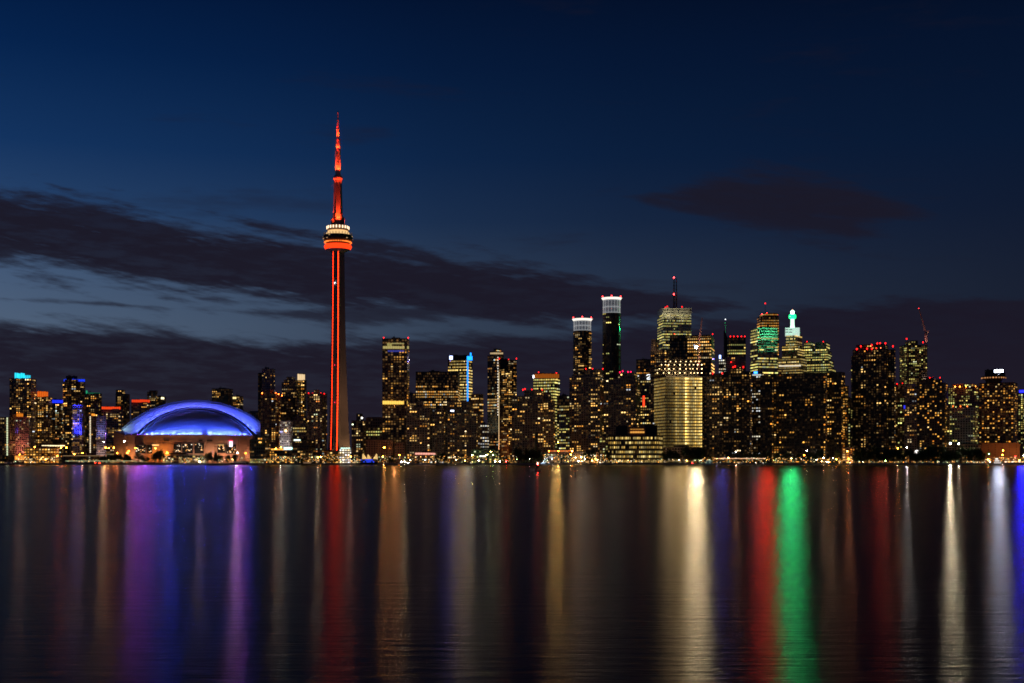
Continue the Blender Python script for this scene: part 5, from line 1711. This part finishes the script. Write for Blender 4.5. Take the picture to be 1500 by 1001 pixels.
TREES = [(8, 668, 7), (150, 669, 11), (157, 667, 11), (164, 668, 10), (172, 667, 12), (181, 665, 12), (189, 668, 10), (203, 663, 15), (226, 664, 11), (233, 661, 14), (214, 670, 10), (247, 670, 8), (272, 669, 7), (297, 669, 9), (304, 665, 12), (311, 663, 12), (322, 668, 10), (318, 665, 10), (333, 668, 10), (345, 667, 10),
         (436, 672, 10), (446, 671, 10), (485, 668, 13), (491, 667, 12), (478, 670, 9), (553, 668, 12), (570, 669, 11), (578, 668, 10), (645, 664, 12), (651, 666, 10), (640, 668, 9), (736, 668, 9), (742, 669, 8), (752, 663, 12), (760, 659, 15), (768, 658, 16), (777, 657, 15), (787, 660, 14), (794, 664, 11), (826, 667, 11), (832, 668, 11), (860, 662, 12), (866, 659, 14), (863, 668, 11), (887, 663, 12), (893, 668, 9),
         (976, 662, 14), (984, 660, 15), (992, 664, 12), (1005, 657, 16), (1013, 655, 17), (1021, 655, 16), (1027, 658, 14), (1040, 669, 10), (1075, 671, 9), (1096, 664, 14), (1106, 662, 14), (1116, 662, 14), (1126, 661, 15), (1137, 664, 13), (1150, 663, 14), (1168, 664, 13), (1174, 667, 10), (1187, 663, 13), (1198, 661, 14), (1228, 662, 12),
         (1254, 660, 15), (1262, 658, 16), (1271, 660, 16), (1280, 657, 17), (1290, 658, 17), (1299, 656, 18), (1309, 657, 17), (1319, 659, 16), (1329, 660, 16), (1338, 663, 13), (1350, 659, 16), (1359, 655, 18), (1369, 654, 18), (1379, 656, 18), (1389, 661, 15), (1398, 658, 17), (1408, 656, 18), (1418, 657, 18), (1428, 658, 17), (1437, 662, 14)]
for i, (px, yt, wpx) in enumerate(TREES):
    D = 1559 + (i * 29 % 17)
    P = at(px, yt, D)
    H = P.z - GZ
    root = empty('waterfront_tree', (P.x, P.y, GZ), rng.uniform(0, 6))
    dark = px > 1250 or 745 < px < 800
    tag(root, ('dark full crowned tree standing on the shore before %s' if dark else 'small leafy tree at the quay before %s') % near(px), 'tree', 'trees along the waterfront')
    o = bpy.data.objects.new('trunk', TRUNK)
    COL.objects.link(o)
    o.parent = root
    o.scale = (H, H, H)
    o = bpy.data.objects.new('crown', CROWNS[i % 5])
    COL.objects.link(o)
    o.parent = root
    sx = wpx * mpp(D) / 1.5
    o.scale = (sx, sx, H * .98)

# low shrubs between the trunks
b = MB()
r2 = random.Random(5)
for (x0, x1, n) in ((1250, 1444, 2600), (745, 800, 500), (150, 245, 700), (1090, 1235, 900), (965, 1030, 500)):
    for _ in range(n):
        P = at(r2.uniform(x0, x1), 679 - abs(r2.gauss(0, 3.2)), r2.uniform(1557, 1580))
        u = Vector((r2.gauss(0, 1), r2.gauss(0, 1), r2.gauss(0, 1))).normalized()
        w = u.orthogonal().normalized()
        s_ = r2.uniform(.3, .8)
        b.face([P - u * s_, P + w * s_ * .7, P + u * s_, P - w * s_ * .7])
tag(b.build('shrubbery', M['leaf']), kind='stuff')


# ---- boats
def boat(label, px0, px1, D, hull, cabin_h, lights, rows=1, name='moored_boat', cat='boat', cabin=(.2, .85), mast=0):
    P = at((px0 + px1) / 2, HY, D)
    root = empty(name, (P.x, P.y, 0), -math.atan(((px0 + px1) / 2 - CX) / F_PX))
    tag(root, label, cat)
    Lh = (px1 - px0) * mpp(D)
    wd = min(5, Lh * .24)
    fb = max(.9, Lh * .09)
    b = MB()
    st_ = []
    n = 10
    for i in range(n + 1):
        t = i / n
        w = wd * .5 * (min(1, (1 - t) * 3.2) ** .6) * (.86 + .14 * min(1, t * 5))
        sh = fb * (1 + .45 * t * t)
        st_.append([(-Lh / 2 + Lh * t, -w, sh), (-Lh / 2 + Lh * (t * .96 + .01), -w * .72, -.3), (-Lh / 2 + Lh * (t * .96 + .01), w * .72, -.3), (-Lh / 2 + Lh * t, w, sh)])
    for a, c in zip(st_, st_[1:]):
        for k in range(4):
            b.face([a[k], a[(k + 1) % 4], c[(k + 1) % 4], c[k]])
    b.face(st_[0])
    b.build('hull', M[hull], root)
    x0, x1 = -Lh / 2 + Lh * cabin[0], -Lh / 2 + Lh * cabin[1]
    b = MB()
    for k in range(rows):
        i_ = k * .8
        b.box(x0 + i_, x1 - i_ * 2, -wd * .38, wd * .38, fb + k * cabin_h, fb + (k + 1) * cabin_h)
        b.box(x0 - .3 + i_, x1 + .4 - i_ * 2, -wd * .43, wd * .43, fb + (k + 1) * cabin_h + .003, fb + (k + 1) * cabin_h + .16, bottom=True)
    b.build('cabin', M['hull_white'], root)
    nw = max(3, int((x1 - x0) / 1.8))
    for k in range(rows):
        for i in range(nw):
            if lights and rng.random() < .85:
                q = MB()
                q.box(-.55, .55, -.06, 0, -.35, .35, bottom=True)
                o = q.build('window', G(lights[0], lights[1]), root)
                o.location = (x0 + 1 + k * .8 + (x1 - x0 - 2 - k * 2.2) * i / max(1, nw - 1), -wd * .38, fb + (k + .55) * cabin_h)
    if mast:
        b = MB()
        b.tube((0, 0, fb), (0, 0, mast), .1, .05, 6)
        b.tube((-Lh * .3, 0, fb + 1.4), (0, 0, fb + 1.6), .08, .08, 5)
        b.build('mast', M['steel'], root)
    return root


boat('faded pink hulled boat moored at the far west of the quay', 3, 20, 1538, 'hull_pink', 2.0, ((1, .5, .3), .25), 1)
boat('dark hulled boat with low cabin by the greenish glass pavilion', 338, 364, 1538, 'hull_dark', 2.2, ((1, .7, .4), .3), 1)
boat('small dark boat moored under the green dock house', 441, 458, 1539, 'hull_dark', 2.0, ((1, .6, .3), .5), 1)
boat('party boat strung with blue deck lights beside cream tents', 521, 553, 1539, 'hull_dark', 2.2, ((.03, .07, 1), 3.0), 2)
boat('greenish white lit ferry docked below the dark waterfront condo', 1030, 1046, 1536, 'hull_white', 2.3, ((.65, .95, .7), .8), 2, 'ferry', 'ferry')
boat('white two decked ferry brightly lit beside the hotel podium', 1453, 1468, 1536, 'hull_white', 2.4, ((1, .85, .75), 2.4), 3, 'ferry', 'ferry')
boat('small white motor boat moored by a bluish lit arch', 790, 800, 1539, 'hull_white', 1.6, ((.6, .8, 1), 1.5), 1)
boat('sailing boat with bare mast moored by the red lettered canopy', 612, 626, 1538, 'hull_white', 1.6, ((1, .7, .4), .6), 1, mast=16)

# ---- long lit dock canopies
for (x0, x1, y, col, st, lab) in ((1046, 1121, 672.0, (1, .55, .32), 2.2, 'long low dock canopy with a thin pinkish light line by the ferry'), (92, 152, 668.0, (.75, .45, .20), .8, 'low dock canopy with a dim light line beside the amber restaurant'), (96, 198, 675.6, (.85, 1, .55), .75, 'pale greenish lit promenade rail west of the domed stadium')):
    P0, P1 = at(x0, y, 1556), at(x1, y, 1556)
    root = empty('dock_canopy', ((P0.x + P1.x) / 2, 1556, GZ))
    tag(root, lab, 'canopy')
    hw, h = (P1.x - P0.x) / 2, P0.z - GZ
    b = MB()
    b.box(-hw, hw, 0, 4, h, h + .3, bottom=True)
    b.build('roof', M['dark'], root)
    b = MB()
    b.box(-hw, hw, -.3, -.01, h - .1, h + .25, bottom=True)
    b.build('light_strip', G(col, st), root)
    n = int(hw / 4)
    for i in range(n + 1):
        q = MB()
        q.tube((-hw + .2 + (2 * hw - .4) * i / n, .4, 0), (-hw + .2 + (2 * hw - .4) * i / n, .4, h), .12, .12, 6)
        q.build('post', M['steel'], root)

# ---- three glowing tents
for i, (px, w) in enumerate(((534, 6.5), (541, 6), (550, 6))):
    P = at(px, 671, 1562)
    root = empty('tent', (P.x, P.y, GZ))
    tag(root, ('tallest glowing cream tent, westmost on the quay by the party boat', 'middle glowing cream tent of three by the party boat', 'glowing cream tent at the east end of three by the party boat')[i], 'tent', 'glowing tents on the quay')
    b = MB()
    s_ = w * mpp(1562) / 2
    h0, h1 = at(0, 672.5, 1562).z - GZ, at(0, 664.5 + (i == 1), 1562).z - GZ
    for k in range(4):
        c = [(-s_, -s_), (s_, -s_), (s_, s_), (-s_, s_)]
        (ax, ay), (bx, by) = c[k], c[(k + 1) % 4]
        ex = -s_ * .6 if i != 2 else s_ * .5
        b.face([(ax, ay, h0), (bx, by, h0), (bx * .3 + ex, by * .3, h1 - 1.2), (ax * .3 + ex, ay * .3, h1 - 1.2)])
        b.face([(ax * .3 + ex, ay * .3, h1 - 1.2), (bx * .3 + ex, by * .3, h1 - 1.2), (ex, 0, h1)])
    b.build('canvas', G((1, .62, .22), .85), root)
    for k, (ax, ay) in enumerate(((-s_, -s_), (s_, -s_), (s_, s_), (-s_, s_))):
        q = MB()
        q.tube((ax, ay, 0), (ax, ay, h0), .09, .09, 5)
        q.build('pole', M['steel'], root)

# ---- tall dark chimney, bluish lit arch, small lit dome
P = at(786, HY, 1585)
root = empty('chimney', (P.x, P.y, GZ))
tag(root, 'tall slim dark chimney rising in front of the waterfront balcony condo', 'chimney')
b = MB()
hh = at(0, 633, 1585).z - GZ
b.lathe([(2.6, 0), (2.5, 3), (2.1, 8), (1.75, hh * .8), (1.7, hh - 2)], 16)
b.build('stack', plain('sooty_brick', (.05, .035, .03), .9), root)
b = MB()
b.lathe([(1.72, hh - 2), (2.05, hh - 1.7), (2.05, hh - .6), (1.6, hh - .2), (1.6, hh)], 16)
b.build('cap', M['dark'], root)

P = at(802, HY, 1556)
root = empty('arch_sculpture', (P.x, P.y, GZ))
tag(root, 'bluish white lit leaning arch on the quay east of the chimney', 'sculpture')
b = MB()
pts = [Vector((-7 + 14 * t, 0, 9.2 * math.sin(math.pi * t * .62) * (1 - .1 * t))) for t in [i / 14 for i in range(15)]]
for a, c in zip(pts, pts[1:]):
    b.tube(a, c, .55, .5, 6)
b.build('arch', M['hull_white'], root)
b = MB()
for i in range(1, 14, 2):
    b.tube((pts[i].x, 0, 0), pts[i], .08, .08, 4)
b.build('cable', M['steel'], root)
for k in range(3):
    floodlight(root, (-8 + 5 * k, -2.5, .6), (-3 + 3 * k, 0, 5), (.55, .78, 1), 2600, 100, 30, .35)

P = at(1343.5, HY, 1590)
root = empty('band_shell', (P.x, P.y, GZ))
tag(root, 'small white lit half dome band shell among dark shore trees', 'band shell')
zt, zb = at(0, 659.5, 1590).z - GZ, at(0, 664, 1590).z - GZ
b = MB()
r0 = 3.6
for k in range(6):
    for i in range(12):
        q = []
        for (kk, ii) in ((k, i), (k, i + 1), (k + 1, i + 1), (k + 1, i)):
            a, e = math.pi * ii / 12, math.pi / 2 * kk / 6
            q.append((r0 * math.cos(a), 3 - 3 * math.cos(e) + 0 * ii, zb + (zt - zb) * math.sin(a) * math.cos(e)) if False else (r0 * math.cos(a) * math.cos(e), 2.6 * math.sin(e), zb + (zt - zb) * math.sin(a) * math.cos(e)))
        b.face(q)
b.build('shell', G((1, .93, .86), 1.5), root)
b = MB()
b.box(-4.2, 4.2, -1, 4, 0, zb - .05)
b.build('stage', M['concrete'], root)

# ---- cars
def car(label, px, D, paint, lit, col, st, face=1):
    P = at(px, HY, D)
    root = empty('parked_car', (P.x, P.y, GZ + .006), rng.uniform(-.2, .2) + (0 if face > 0 else math.pi))
    tag(root, label, 'car')
    b = MB()
    prof = [(-2.2, .35), (-2.25, .75), (-1.6, .92), (-1.0, 1.38), (.6, 1.42), (1.3, .98), (2.1, .82), (2.25, .5), (2.2, .35)]
    for s_ in (-.85, .85):
        b.face([(x, s_ * (.86 if z > 1.2 else 1), z) for x, z in (prof if s_ < 0 else prof[::-1])])
    for (x0, z0), (x1, z1) in zip(prof, prof[1:] + prof[:1]):
        k0, k1 = (.86 if z0 > 1.2 else 1) * .85, (.86 if z1 > 1.2 else 1) * .85
        b.face([(x0, -k0, z0), (x0, k0, z0), (x1, k1, z1), (x1, -k1, z1)])
    b.build('body', paint, root)
    for x in (-1.4, 1.4):
        for s_ in (-.8, .8):
            q = MB()
            q.tube((x, s_ - .1, .33), (x, s_ + .1, .33), .33, .33, 12)
            q.build('wheel', M['dark'], root)
    for s_ in (-.6, .6):
        q = MB()
        xx = 2.2 if lit == 'headlight' else -2.25
        q.tube((xx, s_, .62), (xx + (.06 if xx > 0 else -.06), s_, .62), .16, .14, 8)
        q.build(lit, G(col, st), root)
    root.rotation_euler.z += -math.pi / 2 if lit == 'headlight' else math.pi / 2


car('dark car facing the lake with glaring headlights before the gold banded hotel', 598, 1556, M['hull_dark'], 'headlight', (1, .92, .8), 260)
car('dark car with glowing red tail lights by the pink hoarding', 1014, 1557, M['hull_dark'], 'tail_light', (1, .02, .02), 160)
car('red car with lit tail lights on the promenade west of the domed stadium', 141, 1557, M['red'], 'tail_light', (1, .03, .01), 120)
car('pale car with red tail lights beside the dark dock shed', 146, 1562, M['hull_white'], 'tail_light', (1, .05, .01), 100)

# ---- market stalls on the east quay
for i in range(6):
    px = 1473 + i * 5
    P = at(px, HY, 1557)
    root = empty('market_stall', (P.x, P.y, GZ))
    tag(root, 'small lit market stall under a pale awning on the east quay', 'stall', 'lit stalls on the east quay')
    b = MB()
    for (sx, sy) in ((-1.6, -1.2), (1.6, -1.2), (1.6, 1.2), (-1.6, 1.2)):
        b.tube((sx, sy, 0), (sx, sy, 2.4), .05, .05, 5)
    b.box(-1.5, 1.5, -1.1, -.6, 0, .95)
    b.build('counter', M['steel'], root)
    b = MB()
    b.face([(-1.9, -1.6, 2.3), (1.9, -1.6, 2.3), (1.9, 0, 3.1), (-1.9, 0, 3.1)])
    b.face([(1.9, 1.6, 2.3), (-1.9, 1.6, 2.3), (-1.9, 0, 3.1), (1.9, 0, 3.1)])
    b.build('awning', M['canvas'], root)
    b = MB()
    b.box(-1.3, 1.3, -.2, -.05, 1.9, 2.15, bottom=True)
    b.build('lamp', G(((1, .8, .6), (1, .5, .15))[i % 2], 9), root)

# ---- buoy and spar on the lake
D = 1843 * CAM_Z / (691.5 - HY)
P = at(787.5, HY, D)
root = empty('navigation_buoy', (P.x, P.y, 0))
tag(root, 'dark lattice navigation buoy with a red lamp floating in the lake', 'buoy')
b = MB()
b.lathe([(.8, -.3), (1.1, .0), (1.12, .35), (.95, .5), (.35, .62)], 20)
b.build('float', M['hull_dark'], root)
b = MB()
for k in range(4):
    a = R(45 + 90 * k)
    b.tube((.62 * math.cos(a), .62 * math.sin(a), .5), (.22 * math.cos(a), .22 * math.sin(a), 2.3), .05, .04, 5)
for zz_, rr in ((1.0, .5), (1.6, .36), (2.25, .26)):
    for k in range(4):
        a, c = R(45 + 90 * k), R(135 + 90 * k)
        b.tube((rr * math.cos(a), rr * math.sin(a), zz_), (rr * math.cos(c), rr * math.sin(c), zz_), .03, .03, 4)
b.box(-.3, .3, -.02, .02, 1.2, 2.1, bottom=True)
b.build('lattice', M['hull_dark'], root)
b = MB()
b.lathe([(.1, 2.3), (.16, 2.35), (.16, 2.6), (.08, 2.7)], 10)
b.build('lamp', G((1, .03, .02), 120), root)
b = MB()
b.lathe([(.06, 2.72), (.1, 2.8), (.06, 2.95)], 8)
b.build('top_lamp', G((1, .8, .6), 12), root)
D = 1843 * CAM_Z / (697.5 - HY)
P = at(842.3, HY, D)
root = empty('spar_buoy', (P.x, P.y, 0), 0)
root.rotation_euler = (R(2), R(-2), 0)
tag(root, 'slim black spar post standing in the lake, no lamp', 'buoy')
b = MB()
b.lathe([(.2, -.4), (.2, .9), (.16, 1.2), (.16, 1.75), (.1, 1.9)], 14)
b.build('spar', M['hull_dark'], root)
b = MB()
b.lathe([(.205, 1.0), (.215, 1.02), (.215, 1.12), (.205, 1.14)], 14, cap=False)
b.build('collar', M['red'], root)
